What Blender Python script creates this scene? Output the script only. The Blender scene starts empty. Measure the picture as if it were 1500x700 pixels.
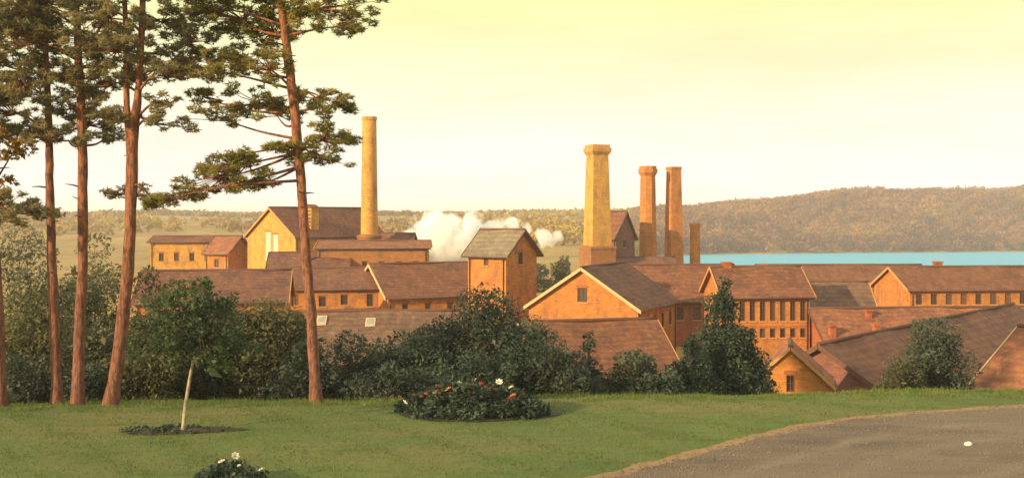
import bpy, math, random
import numpy as np
from mathutils import Vector
random.seed(7)
RNG = np.random.default_rng(7)
R = math.radians
scene = bpy.context.scene
COL = scene.collection

# ------------------------------------------------------------------ camera
F = 1608.0            # focal length in pixels of the 1500 px wide picture
HOR = 318.0           # row of the true horizon
CAM_Z = 16.0          # eye height above the works yard (6 m above the lawn)
cam = bpy.data.cameras.new('camera')
cam.sensor_width = 36.0
cam.lens = 36.0 * F / 1500.0
cam.shift_y = -(350.0 - HOR) / 1500.0
cam.clip_start = 0.1
cam.clip_end = 30000
cam_o = bpy.data.objects.new('camera', cam)
cam_o.location = (0, 0, CAM_Z)
cam_o.rotation_euler = (R(90), 0, 0)
COL.objects.link(cam_o)
scene.camera = cam_o

# ------------------------------------------------------------------ light
SUN_EL = R(17)
SUN_H = Vector((-0.80, -0.60)).normalized()
sun_vec = Vector((SUN_H.x * math.cos(SUN_EL), SUN_H.y * math.cos(SUN_EL), math.sin(SUN_EL)))
sl = bpy.data.lights.new('sun', 'SUN')
sl.energy = 5.0
sl.angle = R(0.9)
sl.color = (1.0, 0.75, 0.41)
so = bpy.data.objects.new('sun', sl)
so.rotation_euler = (-sun_vec).to_track_quat('-Z', 'Y').to_euler()
so.location = (-60, -60, 60)
COL.objects.link(so)

world = bpy.data.worlds.new('World')
scene.world = world
world.use_nodes = True
wt = world.node_tree
wn = wt.nodes
wn.clear()
def wnode(t, **kw):
    n = wn.new(t)
    for k, v in kw.items():
        setattr(n, k, v)
    return n
out = wnode('ShaderNodeOutputWorld')
bg = wnode('ShaderNodeBackground')
bg.inputs['Strength'].default_value = 0.094
sky = wnode('ShaderNodeTexSky', sky_type='NISHITA', sun_disc=False)
sky.sun_elevation = SUN_EL
sky.sun_rotation = math.atan2(SUN_H.x, SUN_H.y)
sky.dust_density = 4.0
tc = wnode('ShaderNodeTexCoord')
sep = wnode('ShaderNodeSeparateXYZ')
ramp = wnode('ShaderNodeValToRGB')
cr = ramp.color_ramp
cr.elements[0].position = 0.0
cr.elements[0].color = (0.84, 0.83, 0.87, 1)
cr.elements[1].position = 1.0
cr.elements[1].color = (0.80, 0.79, 0.70, 1)
for p, c in ((0.05, (0.87, 0.845, 0.78, 1)), (0.12, (0.86, 0.83, 0.56, 1)), (0.2, (0.85, 0.83, 0.35, 1)), (0.32, (0.83, 0.80, 0.46, 1)), (0.55, (0.81, 0.80, 0.64, 1))):
    e = cr.elements.new(p)
    e.color = c
mapn = wnode('ShaderNodeMapping')
mapn.inputs['Scale'].default_value = (1.6, 1.6, 9.0)
noi = wnode('ShaderNodeTexNoise')
noi.inputs['Scale'].default_value = 2.2
noi.inputs['Detail'].default_value = 6
noi.inputs['Roughness'].default_value = 0.55
cr2 = wnode('ShaderNodeValToRGB')
cr2.color_ramp.elements[0].position = 0.35
cr2.color_ramp.elements[0].color = (0.90, 0.885, 0.88, 1)
cr2.color_ramp.elements[1].position = 0.65
cr2.color_ramp.elements[1].color = (1.03, 1.03, 1.06, 1)
mul = wnode('ShaderNodeMixRGB', blend_type='MULTIPLY')
mul.inputs[0].default_value = 1.0
ten = wnode('ShaderNodeMixRGB', blend_type='MULTIPLY')
ten.inputs[0].default_value = 1.0
ten.inputs[2].default_value = (10, 10, 10, 1)
mix = wnode('ShaderNodeMixRGB')
mix.inputs[0].default_value = 0.93       # thin high cloud veils nearly all of the clear sky
L = wt.links.new
L(tc.outputs['Generated'], sep.inputs[0])
L(sep.outputs['Z'], ramp.inputs[0])
L(tc.outputs['Generated'], mapn.inputs[0])
L(mapn.outputs[0], noi.inputs['Vector'])
L(noi.outputs[0], cr2.inputs[0])
L(ramp.outputs[0], mul.inputs[1])
L(cr2.outputs[0], mul.inputs[2])
L(mul.outputs[0], ten.inputs[1])
L(sky.outputs[0], mix.inputs[1])
L(ten.outputs[0], mix.inputs[2])
L(mix.outputs[0], bg.inputs['Color'])
L(bg.outputs[0], out.inputs['Surface'])

scene.render.engine = 'CYCLES'
vs = scene.view_settings
vs.view_transform = 'Standard'
vs.look = 'None'
vs.exposure = 0.5
vs.gamma = 1.0
vs.use_curve_mapping = False
cy = scene.cycles
cy.use_denoising = True
cy.max_bounces = 20
cy.diffuse_bounces = 4
cy.glossy_bounces = 3
cy.volume_bounces = 20
cy.transparent_max_bounces = 8
cy.volume_step_rate = 1.0

# ------------------------------------------------------------------ helpers
def at(px, py, Y):
    return Vector(((px - 750.0) / F * Y, Y, CAM_Z - (py - HOR) / F * Y))

def sstep(a, b, x):
    t = np.clip((x - a) / (b - a), 0, 1)
    return t * t * (3 - 2 * t)

def ground_z(x, y):
    x = np.asarray(x, float)
    y = np.asarray(y, float)
    yb = 33.8 + 0.085 * np.clip(x, -25, 25)
    z = 10.0 - 10.0 * sstep(0, 1, (y - yb) / 42.0)
    z = z + 0.05 * np.sin(x * 0.45 + 1) * np.sin(y * 0.35) * (1 - sstep(60, 90, y))
    a = x / np.maximum(y, 60.0)
    right = sstep(0.07, 0.145, a)
    lake = -16.5 * sstep(300, 640, y)
    sh = np.interp(a, [0.15, 0.22, 0.32, 0.47, 0.6], [-100, -70, -35, 0, 10])
    t = sstep(912, 1235, y - sh)
    ridge = np.interp(a, [0.10, 0.16, 0.22, 0.33, 0.47, 0.8], [18, 22, 27, 38, 43, 46])
    ridge = ridge + 2.0 * np.sin(x * 0.021) + 1.5 * np.sin(x * 0.05 + 2)
    zr = lake + t * (ridge + 16.5)
    zl = 16.5 * sstep(280, 1200, y) * (0.55 + 0.45 * sstep(280, 900, y)) + 1.3 * np.sin(x * 0.03 + y * 0.011) * sstep(350, 600, y)
    far = zl * (1 - right) + zr * right
    far = far - 12 * sstep(1500, 3500, y)
    return np.where(y > 150, far, z)

def gz(x, y):
    return float(ground_z(x, y))

def on_ground(px, Y):
    x = (px - 750.0) / F * Y
    return Vector((x, Y, gz(x, Y)))

def mesh_np(name, verts, faces, smooth=False, tint=None):
    """verts (n,3), faces (m,k) with one k."""
    verts = np.asarray(verts, np.float32)
    faces = np.asarray(faces, np.int32)
    me = bpy.data.meshes.new(name)
    me.vertices.add(len(verts))
    me.vertices.foreach_set('co', verts.ravel())
    m, k = faces.shape
    me.loops.add(m * k)
    me.loops.foreach_set('vertex_index', faces.ravel())
    me.polygons.add(m)
    me.polygons.foreach_set('loop_start', np.arange(0, m * k, k, dtype=np.int32))
    me.polygons.foreach_set('loop_total', np.full(m, k, np.int32))
    if smooth:
        me.polygons.foreach_set('use_smooth', np.ones(m, bool))
    if tint is not None:
        at_ = me.attributes.new('tint', 'FLOAT', 'POINT')
        at_.data.foreach_set('value', np.asarray(tint, np.float32))
    me.update(calc_edges=True)
    return me

class MB:
    def __init__(s):
        s.v = []
        s.f = []
    def poly(s, pts):
        i = len(s.v)
        s.v.extend([tuple(p) for p in pts])
        s.f.append(list(range(i, i + len(pts))))
    def box(s, c, d):
        x, y, z = c
        a, b, e = d[0] / 2, d[1] / 2, d[2] / 2
        i = len(s.v)
        s.v += [(x + sx * a, y + sy * b, z + sz * e) for sz in (-1, 1) for sx, sy in ((-1, -1), (1, -1), (1, 1), (-1, 1))]
        s.f += [[i + k for k in q] for q in ((3, 2, 1, 0), (4, 5, 6, 7), (0, 1, 5, 4), (1, 2, 6, 5), (2, 3, 7, 6), (3, 0, 4, 7))]
    def tube(s, pts, rad, n=8, cap=True):
        pts = [Vector(p) for p in pts]
        i0 = len(s.v)
        ref = Vector((0.31, 0.95, 0.05)).normalized()
        for k, p in enumerate(pts):
            d = (pts[min(k + 1, len(pts) - 1)] - pts[max(k - 1, 0)]).normalized()
            u = d.cross(ref)
            if u.length < 1e-3:
                u = d.cross(Vector((1, 0, 0)))
            u.normalize()
            w = d.cross(u)
            for j in range(n):
                a = 2 * math.pi * j / n
                s.v.append(tuple(p + (u * math.cos(a) + w * math.sin(a)) * rad[k]))
        for k in range(len(pts) - 1):
            for j in range(n):
                a = i0 + k * n + j
                b = i0 + k * n + (j + 1) % n
                s.f.append([a, b, b + n, a + n])
        if cap:
            s.f.append([i0 + j for j in range(n)][::-1])
            s.f.append([i0 + (len(pts) - 1) * n + j for j in range(n)])
    def rings(s, rings):
        """lofted closed rings, lists of equally many points"""
        i0 = len(s.v)
        n = len(rings[0])
        for r in rings:
            s.v += [tuple(p) for p in r]
        for k in range(len(rings) - 1):
            for j in range(n):
                a = i0 + k * n + j
                b = i0 + k * n + (j + 1) % n
                s.f.append([a, b, b + n, a + n])
        s.f.append([i0 + j for j in range(n)][::-1])
        s.f.append([i0 + (len(rings) - 1) * n + j for j in range(n)])
    def mesh(s, name, smooth=False):
        me = bpy.data.meshes.new(name)
        me.from_pydata(s.v, [], s.f)
        if smooth:
            me.polygons.foreach_set('use_smooth', np.ones(len(me.polygons), bool))
        me.update()
        return me

def link(name, me, mat=None, parent=None, loc=None, rz=None):
    o = bpy.data.objects.new(name, me)
    if mat is not None and me is not None and not me.materials:
        me.materials.append(mat)
    if parent is not None:
        o.parent = parent
    if loc is not None:
        o.location = loc
    if rz is not None:
        o.rotation_euler = (0, 0, rz)
    COL.objects.link(o)
    return o

def tag(o, label, cat, group=None, kind=None):
    o['label'] = label
    if cat:
        o['category'] = cat
    if group:
        o['group'] = group
    if kind:
        o['kind'] = kind
    return o

def thing(name, label, cat, loc=(0, 0, 0), rz=0.0, group=None):
    o = link(name, None, loc=loc, rz=rz)
    o.empty_display_size = 0.5
    return tag(o, label, cat, group)

def struct(o):
    o['kind'] = 'structure'
    return o

# ------------------------------------------------------------------ materials
def newmat(name):
    m = bpy.data.materials.new(name)
    m.use_nodes = True
    nt = m.node_tree
    b = nt.nodes['Principled BSDF']
    b.inputs['Specular IOR Level'].default_value = 0.25
    return m, nt, b

def mixc(nt, a, b, fac, mode='MIX'):
    n = nt.nodes.new('ShaderNodeMixRGB')
    n.blend_type = mode
    for k, v in ((0, fac), (1, a), (2, b)):
        if isinstance(v, (int, float)):
            n.inputs[k].default_value = v
        elif isinstance(v, tuple):
            n.inputs[k].default_value = (*v, 1)
        else:
            nt.links.new(v, n.inputs[k])
    return n.outputs[0]

def noise(nt, scale, detail=5, rough=0.6, stretch=None, coord='Object', lo=None, hi=None):
    t = nt.nodes.new('ShaderNodeTexCoord')
    src = t.outputs[coord]
    if stretch:
        mp = nt.nodes.new('ShaderNodeMapping')
        mp.inputs['Scale'].default_value = stretch
        nt.links.new(src, mp.inputs[0])
        src = mp.outputs[0]
    n = nt.nodes.new('ShaderNodeTexNoise')
    n.inputs['Scale'].default_value = scale
    n.inputs['Detail'].default_value = detail
    n.inputs['Roughness'].default_value = rough
    nt.links.new(src, n.inputs['Vector'])
    o = n.outputs[0]
    if lo is not None:
        mr = nt.nodes.new('ShaderNodeMapRange')
        mr.inputs[1].default_value = lo
        mr.inputs[2].default_value = hi
        nt.links.new(o, mr.inputs[0])
        o = mr.outputs[0]
    return o

def bump(nt, b, h, strength, dist):
    n = nt.nodes.new('ShaderNodeBump')
    n.inputs['Strength'].default_value = strength
    n.inputs['Distance'].default_value = dist
    nt.links.new(h, n.inputs['Height'])
    nt.links.new(n.outputs[0], b.inputs['Normal'])

def brick_mat(name, base, dark, light, soot=(0.10, 0.07, 0.06)):
    m, nt, b = newmat(name)
    c = mixc(nt, base, dark, noise(nt, 0.9, 6, lo=0.35, hi=0.7))
    c = mixc(nt, c, light, noise(nt, 3.5, 5, lo=0.55, hi=0.8))
    br = nt.nodes.new('ShaderNodeTexBrick')
    t = nt.nodes.new('ShaderNodeTexCoord')
    br.inputs['Scale'].default_value = 1.0
    br.inputs['Brick Width'].default_value = 0.5
    br.inputs['Row Height'].default_value = 0.16
    br.inputs['Mortar Size'].default_value = 0.015
    br.inputs['Color1'].default_value = (0.8, 0.8, 0.8, 1)
    br.inputs['Color2'].default_value = (1.12, 1.1, 1.05, 1)
    br.inputs['Mortar'].default_value = (0.85, 0.84, 0.82, 1)
    cx = nt.nodes.new('ShaderNodeSeparateXYZ')
    cmb = nt.nodes.new('ShaderNodeCombineXYZ')
    ad = nt.nodes.new('ShaderNodeMath')
    nt.links.new(t.outputs['Object'], cx.inputs[0])
    nt.links.new(cx.outputs[0], ad.inputs[0])
    nt.links.new(cx.outputs[1], ad.inputs[1])
    nt.links.new(ad.outputs[0], cmb.inputs[0])
    nt.links.new(cx.outputs[2], cmb.inputs[1])
    nt.links.new(cmb.outputs[0], br.inputs['Vector'])
    c = mixc(nt, c, br.outputs[0], 1.0, 'MULTIPLY')
    c = mixc(nt, c, soot, noise(nt, 0.7, 6, 0.65, stretch=(1.1, 1.1, 0.4), lo=0.50, hi=0.85))
    nt.links.new(c, b.inputs['Base Color'])
    b.inputs['Roughness'].default_value = 0.9
    bump(nt, b, noise(nt, 6, 4), 0.5, 0.05)
    return m

def roof_mat(name, base, dark, light):
    m, nt, b = newmat(name)
    c = mixc(nt, base, dark, noise(nt, 0.55, 6, lo=0.38, hi=0.62))
    c = mixc(nt, c, light, noise(nt, 1.6, 6, 0.7, lo=0.48, hi=0.7))
    c = mixc(nt, c, (0.10, 0.105, 0.05), noise(nt, 0.8, 6, 0.72, lo=0.58, hi=0.78))
    br = nt.nodes.new('ShaderNodeTexBrick')
    t = nt.nodes.new('ShaderNodeTexCoord')
    br.inputs['Scale'].default_value = 1.0
    br.inputs['Brick Width'].default_value = 0.4
    br.inputs['Row Height'].default_value = 0.34
    br.inputs['Mortar Size'].default_value = 0.03
    br.inputs['Color1'].default_value = (0.86, 0.86, 0.88, 1)
    br.inputs['Color2'].default_value = (1.08, 1.06, 1.05, 1)
    br.inputs['Mortar'].default_value = (0.78, 0.78, 0.78, 1)
    nt.links.new(t.outputs['Object'], br.inputs['Vector'])
    c = mixc(nt, c, br.outputs[0], 0.8, 'MULTIPLY')
    wv = nt.nodes.new('ShaderNodeTexWave')
    wv.bands_direction = 'Y'
    wv.inputs['Scale'].default_value = 0.55
    wv.inputs['Distortion'].default_value = 1.2
    wv.inputs['Detail'].default_value = 3
    nt.links.new(t.outputs['Object'], wv.inputs['Vector'])
    c = mixc(nt, c, mixc(nt, (0.80, 0.79, 0.79), (1.05, 1.05, 1.04), wv.outputs['Fac']), 0.8, 'MULTIPLY')
    c = mixc(nt, c, dark, noise(nt, 0.9, 5, 0.6, stretch=(2.6, 0.3, 0.3), lo=0.5, hi=0.85))
    nt.links.new(c, b.inputs['Base Color'])
    b.inputs['Roughness'].default_value = 0.85
    bump(nt, b, noise(nt, 3.0, 5), 0.6, 0.08)
    return m

def plain_mat(name, col, var=0.25, scale=3.0, rough=0.8, spec=0.25, bmp=0.3):
    m, nt, b = newmat(name)
    d = tuple(x * (1 - var) for x in col)
    l = tuple(min(1, x * (1 + var * 0.6)) for x in col)
    c = mixc(nt, d, l, noise(nt, scale, 6, 0.65, lo=0.3, hi=0.7))
    nt.links.new(c, b.inputs['Base Color'])
    b.inputs['Roughness'].default_value = rough
    b.inputs['Specular IOR Level'].default_value = spec
    if bmp:
        bump(nt, b, noise(nt, scale * 4, 4), bmp, 0.03)
    return m

def leaf_mat(name, stops, transl=0.35):
    """stops: colours over the per-leaf tint 0..1"""
    m, nt, b = newmat(name)
    nt.nodes.remove(b)
    a = nt.nodes.new('ShaderNodeAttribute')
    a.attribute_name = 'tint'
    r = nt.nodes.new('ShaderNodeValToRGB')
    els = r.color_ramp.elements
    els[0].position = 0
    els[0].color = (*stops[0], 1)
    els[1].position = 1
    els[1].color = (*stops[-1], 1)
    for i, c in enumerate(stops[1:-1]):
        e = els.new((i + 1) / (len(stops) - 1))
        e.color = (*c, 1)
    nt.links.new(a.outputs['Fac'], r.inputs[0])
    d = nt.nodes.new('ShaderNodeBsdfDiffuse')
    t = nt.nodes.new('ShaderNodeBsdfTranslucent')
    mx = nt.nodes.new('ShaderNodeMixShader')
    mx.inputs[0].default_value = transl
    nt.links.new(r.outputs[0], d.inputs[0])
    nt.links.new(r.outputs[0], t.inputs[0])
    nt.links.new(d.outputs[0], mx.inputs[1])
    nt.links.new(t.outputs[0], mx.inputs[2])
    o = [n for n in nt.nodes if n.type == 'OUTPUT_MATERIAL'][0]
    nt.links.new(mx.outputs[0], o.inputs['Surface'])
    return m

M = {}
M['brick_orange'] = brick_mat('brick_orange', (0.52, 0.21, 0.055), (0.40, 0.14, 0.04), (0.60, 0.30, 0.10))
M['brick_red'] = brick_mat('brick_red', (0.42, 0.13, 0.055), (0.32, 0.09, 0.045), (0.52, 0.22, 0.09))
M['brick_yellow'] = brick_mat('brick_yellow', (0.60, 0.33, 0.075), (0.48, 0.23, 0.06), (0.66, 0.42, 0.13))
M['brick_brown'] = brick_mat('brick_brown', (0.36, 0.16, 0.055), (0.27, 0.11, 0.05), (0.43, 0.22, 0.08))
M['brick_mauve'] = brick_mat('brick_mauve', (0.24, 0.105, 0.08), (0.17, 0.07, 0.065), (0.31, 0.15, 0.10))
M['roof_brown'] = roof_mat('roof_brown', (0.225, 0.088, 0.045), (0.135, 0.056, 0.038), (0.31, 0.135, 0.06))
M['roof_mauve'] = roof_mat('roof_mauve', (0.21, 0.088, 0.053), (0.125, 0.056, 0.045), (0.28, 0.135, 0.07))
M['roof_slate'] = roof_mat('roof_slate', (0.20, 0.105, 0.07), (0.12, 0.07, 0.055), (0.27, 0.16, 0.09))
M['roof_rust'] = roof_mat('roof_rust', (0.32, 0.12, 0.055), (0.18, 0.075, 0.05), (0.42, 0.185, 0.08))
M['roof_grey'] = roof_mat('roof_grey', (0.24, 0.19, 0.12), (0.17, 0.13, 0.10), (0.32, 0.27, 0.17))
M['trim_pale'] = plain_mat('trim_pale', (0.62, 0.42, 0.22), 0.2)
M['trim_orange'] = plain_mat('trim_orange', (0.55, 0.26, 0.10), 0.2)
M['trim_dark'] = plain_mat('trim_dark', (0.14, 0.07, 0.05), 0.3)
M['trim_white'] = plain_mat('trim_white', (0.75, 0.70, 0.58), 0.1)
M['blind'] = plain_mat('blind', (0.72, 0.64, 0.48), 0.12, 2.0)
M['glass'] = plain_mat('glass', (0.055, 0.035, 0.03), 0.3, 2.0, 0.25, 0.5, 0)
M['glass_sky'] = plain_mat('glass_sky', (0.12, 0.085, 0.07), 0.4, 2.0, 0.06, 0.9, 0)
M['skyglass'] = plain_mat('skyglass', (0.34, 0.31, 0.27), 0.3, 2.0, 0.2, 0.6, 0)
M['boarded'] = plain_mat('boarded', (0.20, 0.11, 0.06), 0.3, 4.0)
M['soot'] = plain_mat('soot', (0.03, 0.025, 0.022), 0.3)
M['iron'] = plain_mat('iron', (0.10, 0.06, 0.045), 0.3, 3, 0.7)
M['bark_pine'] = None
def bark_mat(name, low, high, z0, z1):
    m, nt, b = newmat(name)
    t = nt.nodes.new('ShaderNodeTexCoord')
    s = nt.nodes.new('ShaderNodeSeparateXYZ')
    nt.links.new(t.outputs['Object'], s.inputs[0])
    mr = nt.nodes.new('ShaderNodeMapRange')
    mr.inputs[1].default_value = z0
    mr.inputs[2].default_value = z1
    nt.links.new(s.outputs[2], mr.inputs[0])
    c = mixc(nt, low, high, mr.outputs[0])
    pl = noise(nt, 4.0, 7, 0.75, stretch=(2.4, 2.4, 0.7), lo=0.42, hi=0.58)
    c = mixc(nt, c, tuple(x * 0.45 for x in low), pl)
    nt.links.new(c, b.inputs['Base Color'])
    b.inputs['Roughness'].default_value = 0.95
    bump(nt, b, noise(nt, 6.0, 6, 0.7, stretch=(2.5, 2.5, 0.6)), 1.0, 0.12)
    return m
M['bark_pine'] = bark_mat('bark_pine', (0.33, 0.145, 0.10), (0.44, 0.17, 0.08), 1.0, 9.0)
M['bark_dark'] = bark_mat('bark_dark', (0.10, 0.065, 0.05), (0.12, 0.08, 0.06), 0, 4)
M['bark_birch'] = bark_mat('bark_birch', (0.62, 0.50, 0.36), (0.50, 0.44, 0.30), 0, 3)
M['needle_pine'] = leaf_mat('needle_pine', [(0.1573, 0.1392, 0.0484), (0.2783, 0.242, 0.0726), (0.3872, 0.3267, 0.0968), (0.5324, 0.3993, 0.121)], 0.5)
M['needle_grey'] = leaf_mat('needle_grey', [(0.1815, 0.1513, 0.0908), (0.2904, 0.2541, 0.1271), (0.3872, 0.3267, 0.1573), (0.5082, 0.3872, 0.1936)], 0.5)
M['leaf_dark'] = leaf_mat('leaf_dark', [(0.0447, 0.0524, 0.0504), (0.07, 0.0874, 0.0705), (0.098, 0.1238, 0.0873), (0.154, 0.1529, 0.1008)], 0.3)
M['leaf_spruce'] = leaf_mat('leaf_spruce', [(0.036, 0.0494, 0.0435), (0.0552, 0.078, 0.0609), (0.0768, 0.104, 0.0754), (0.102, 0.1235, 0.0798)], 0.25)
M['leaf_olive'] = leaf_mat('leaf_olive', [(0.0684, 0.072, 0.0441), (0.1254, 0.126, 0.0693), (0.1767, 0.174, 0.0882), (0.2622, 0.198, 0.1134)], 0.35)
M['leaf_pale'] = leaf_mat('leaf_pale', [(0.0754, 0.0861, 0.057), (0.132, 0.1467, 0.0931), (0.198, 0.2024, 0.1293), (0.2829, 0.2024, 0.1346)], 0.35)
M['leaf_gold'] = leaf_mat('leaf_gold', [(0.16, 0.08, 0.02), (0.30, 0.16, 0.03), (0.42, 0.25, 0.04), (0.50, 0.33, 0.07)], 0.4)
M['leaf_rust'] = leaf_mat('leaf_rust', [(0.08, 0.05, 0.04), (0.14, 0.085, 0.06), (0.19, 0.11, 0.075), (0.28, 0.15, 0.09)], 0.35)
M['leaf_sapling'] = leaf_mat('leaf_sapling', [(0.05, 0.07, 0.04), (0.08, 0.115, 0.06), (0.12, 0.16, 0.08), (0.18, 0.20, 0.10)], 0.4)
M['leaf_garden'] = leaf_mat('leaf_garden', [(0.036, 0.05, 0.042), (0.066, 0.0938, 0.07), (0.096, 0.1313, 0.091), (0.144, 0.1625, 0.105)], 0.3)
M['wood_hill'] = leaf_mat('wood_hill', [(0.129, 0.052, 0.041), (0.2494, 0.112, 0.0574), (0.3182, 0.156, 0.0615), (0.387, 0.216, 0.0697)], 0.3)
M['wood_far'] = leaf_mat('wood_far', [(0.19, 0.09, 0.045), (0.30, 0.18, 0.06), (0.40, 0.27, 0.075), (0.48, 0.35, 0.10)], 0.3)
M['grass'] = leaf_mat('grass', [(0.0774, 0.1202, 0.0334), (0.121, 0.1724, 0.047), (0.1597, 0.2038, 0.0606), (0.242, 0.2247, 0.0836)], 0.35)
M['petal_white'] = plain_mat('petal_white', (0.78, 0.70, 0.58), 0.1, 8)
M['petal_pink'] = plain_mat('petal_pink', (0.62, 0.25, 0.17), 0.2, 8)
M['petal_red'] = plain_mat('petal_red', (0.36, 0.05, 0.045), 0.2, 8)
M['petal_orange'] = plain_mat('petal_orange', (0.55, 0.20, 0.07), 0.2, 8)
M['soil'] = plain_mat('soil', (0.055, 0.045, 0.035), 0.4, 6)

# ------------------------------------------------------------------ the ground
def grid_mesh(name, ys, us, xf, dz=0.0):
    yy = np.asarray(ys)[:, None]
    xx = xf(np.asarray(us)[None, :], yy)
    yy = np.broadcast_to(yy, xx.shape)
    zz = ground_z(xx, yy) + dz
    v = np.stack([xx, yy, zz], -1).reshape(-1, 3)
    ny, nx = xx.shape
    i = (np.arange(ny - 1)[:, None] * nx + np.arange(nx - 1)[None, :]).ravel()
    f = np.stack([i, i + 1, i + nx + 1, i + nx], -1)
    return mesh_np(name, v, f, True)

m, nt, b = newmat('earth')
c = mixc(nt, (0.27, 0.16, 0.06), (0.37, 0.26, 0.075), noise(nt, 0.02, 6, 0.6, lo=0.35, hi=0.65))
c = mixc(nt, c, (0.15, 0.085, 0.05), noise(nt, 0.09, 6, 0.65, stretch=(1, 0.5, 1), lo=0.5, hi=0.75))
c = mixc(nt, c, (0.11, 0.10, 0.04), noise(nt, 0.25, 5, 0.65, lo=0.55, hi=0.8))
nt.links.new(c, b.inputs['Base Color'])
b.inputs['Roughness'].default_value = 1.0
M['earth'] = m
ys = np.concatenate([np.arange(-60, 20, 8), np.arange(20, 95, 1.0), np.arange(95, 300, 8), np.geomspace(300, 1500, 90), np.geomspace(1540, 12000, 24)])
us = np.linspace(-1, 1, 161)
g = struct(link('ground', grid_mesh('ground', ys, us, lambda u, y: u * (90 + np.maximum(y, 0) * 0.75), -0.04), M['earth']))

m, nt, b = newmat('lawn')
c = mixc(nt, (0.105, 0.155, 0.044), (0.15, 0.185, 0.058), noise(nt, 0.35, 6, 0.6, lo=0.35, hi=0.65))
c = mixc(nt, c, (0.21, 0.18, 0.075), noise(nt, 0.16, 4, 0.6, stretch=(0.7, 1.6, 1), lo=0.5, hi=0.72))
c = mixc(nt, c, (0.085, 0.115, 0.035), noise(nt, 0.9, 6, 0.65, stretch=(0.35, 1, 1), lo=0.5, hi=0.75))
c = mixc(nt, c, (0.21, 0.15, 0.06), noise(nt, 1.3, 6, 0.72, stretch=(0.5, 1, 1), lo=0.53, hi=0.75))
nt.links.new(c, b.inputs['Base Color'])
b.inputs['Roughness'].default_value = 1.0
bump(nt, b, noise(nt, 14, 5, 0.7), 1.0, 0.06)
M['lawn'] = m
struct(link('lawn', grid_mesh('lawn', np.arange(-20, 60.1, 0.5), np.linspace(-60, 60, 161), lambda u, y: u + 0 * y, 0.0), M['lawn']))

# drive: traced by its grass edge on the lawn
edge_px = [(560, 790), (700, 748), (870, 700), (1000, 664), (1150, 629), (1300, 606), (1500, 592), (1720, 585), (1950, 582), (2200, 580.5)]
edge = []
for px, py in edge_px:
    Y = (CAM_Z - 10.0) * F / (py - HOR)
    edge.append(Vector(((px - 750) / F * Y, Y)))
def resample(pts, n):
    pts = [Vector(p) for p in pts]
    out_ = []
    segs = len(pts) - 1
    for k in range(n):
        t = k / (n - 1) * segs
        i = min(int(t), segs - 1)
        t -= i
        p0 = pts[max(i - 1, 0)]; p1 = pts[i]; p2 = pts[i + 1]; p3 = pts[min(i + 2, segs)]
        out_.append(0.5 * ((2 * p1) + (p2 - p0) * t + (2 * p0 - 5 * p1 + 4 * p2 - p3) * t * t + (3 * p1 - p0 - 3 * p2 + p3) * t ** 3))
    return out_
edge = resample(edge, 120)
def strip(name, offs, dz, mat, jitter=0.0):
    v, nx = [], len(offs)
    for k, p in enumerate(edge):
        d = (edge[min(k + 1, len(edge) - 1)] - edge[max(k - 1, 0)]).normalized()
        nrm = Vector((d.y, -d.x))
        for j, o_ in enumerate(offs):
            jj = 0.0
            if jitter and j == 0:
                jj = jitter * (math.sin(k * 0.9) * 0.5 + random.uniform(-0.6, 0.6))
            q = p + nrm * (o_ + jj)
            v.append((q.x, q.y, gz(q.x, q.y) + dz))
    i = (np.arange(len(edge) - 1)[:, None] * nx + np.arange(nx - 1)[None, :]).ravel()
    f = np.stack([i, i + 1, i + nx + 1, i + nx], -1)
    return struct(link(name, mesh_np(name, v, f, True, np.tile(np.asarray(offs, float) / 11.0, len(edge))), mat))
m, nt, b = newmat('gravel')
c = mixc(nt, (0.155, 0.115, 0.085), (0.195, 0.15, 0.11), noise(nt, 0.5, 6, 0.65, stretch=(0.4, 1, 1), lo=0.35, hi=0.65))
c = mixc(nt, c, (0.10, 0.08, 0.065), noise(nt, 0.7, 6, 0.65, stretch=(0.25, 1, 1), lo=0.48, hi=0.7))
c = mixc(nt, c, (0.24, 0.19, 0.15), noise(nt, 22, 3, 0.8, lo=0.62, hi=0.8))
at_n = nt.nodes.new('ShaderNodeAttribute')
at_n.attribute_name = 'tint'
rp = nt.nodes.new('ShaderNodeValToRGB')
rp.color_ramp.elements[0].color = (0, 0, 0, 1)
rp.color_ramp.elements[1].color = (0, 0, 0, 1)
for q_, v_ in ((0.17, 0), (0.21, 1), (0.25, 0), (0.33, 0), (0.37, 1), (0.41, 0), (0.55, 0), (0.59, 0.8), (0.63, 0), (0.71, 0), (0.75, 0.8), (0.79, 0)):
    e_ = rp.color_ramp.elements.new(q_)
    e_.color = (v_, v_, v_, 1)
jit = nt.nodes.new('ShaderNodeMath')
jit.operation = 'MULTIPLY_ADD'
jit.inputs[1].default_value = 0.06
nt.links.new(noise(nt, 0.8, 3), jit.inputs[0])
sb = nt.nodes.new('ShaderNodeMath')
sb.operation = 'SUBTRACT'
sb.inputs[1].default_value = 0.03
nt.links.new(at_n.outputs['Fac'], sb.inputs[0])
nt.links.new(sb.outputs[0], jit.inputs[2])
nt.links.new(jit.outputs[0], rp.inputs[0])
hf = nt.nodes.new('ShaderNodeMath')
hf.operation = 'MULTIPLY'
nt.links.new(rp.outputs[0], hf.inputs[0])
nt.links.new(noise(nt, 0.6, 5, lo=0.3, hi=0.7), hf.inputs[1])
c = mixc(nt, c, (0.235, 0.185, 0.135), hf.outputs[0])
nt.links.new(c, b.inputs['Base Color'])
b.inputs['Roughness'].default_value = 0.95
bump(nt, b, noise(nt, 18, 4, 0.7), 0.9, 0.03)
M['gravel'] = m
M['sand'] = plain_mat('sand', (0.30, 0.19, 0.095), 0.3, 3, 0.95, 0.2, 0.6)
strip('path_edge', [-0.05, 0.4, 0.8], 0.012, M['sand'], 0.12)
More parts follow.
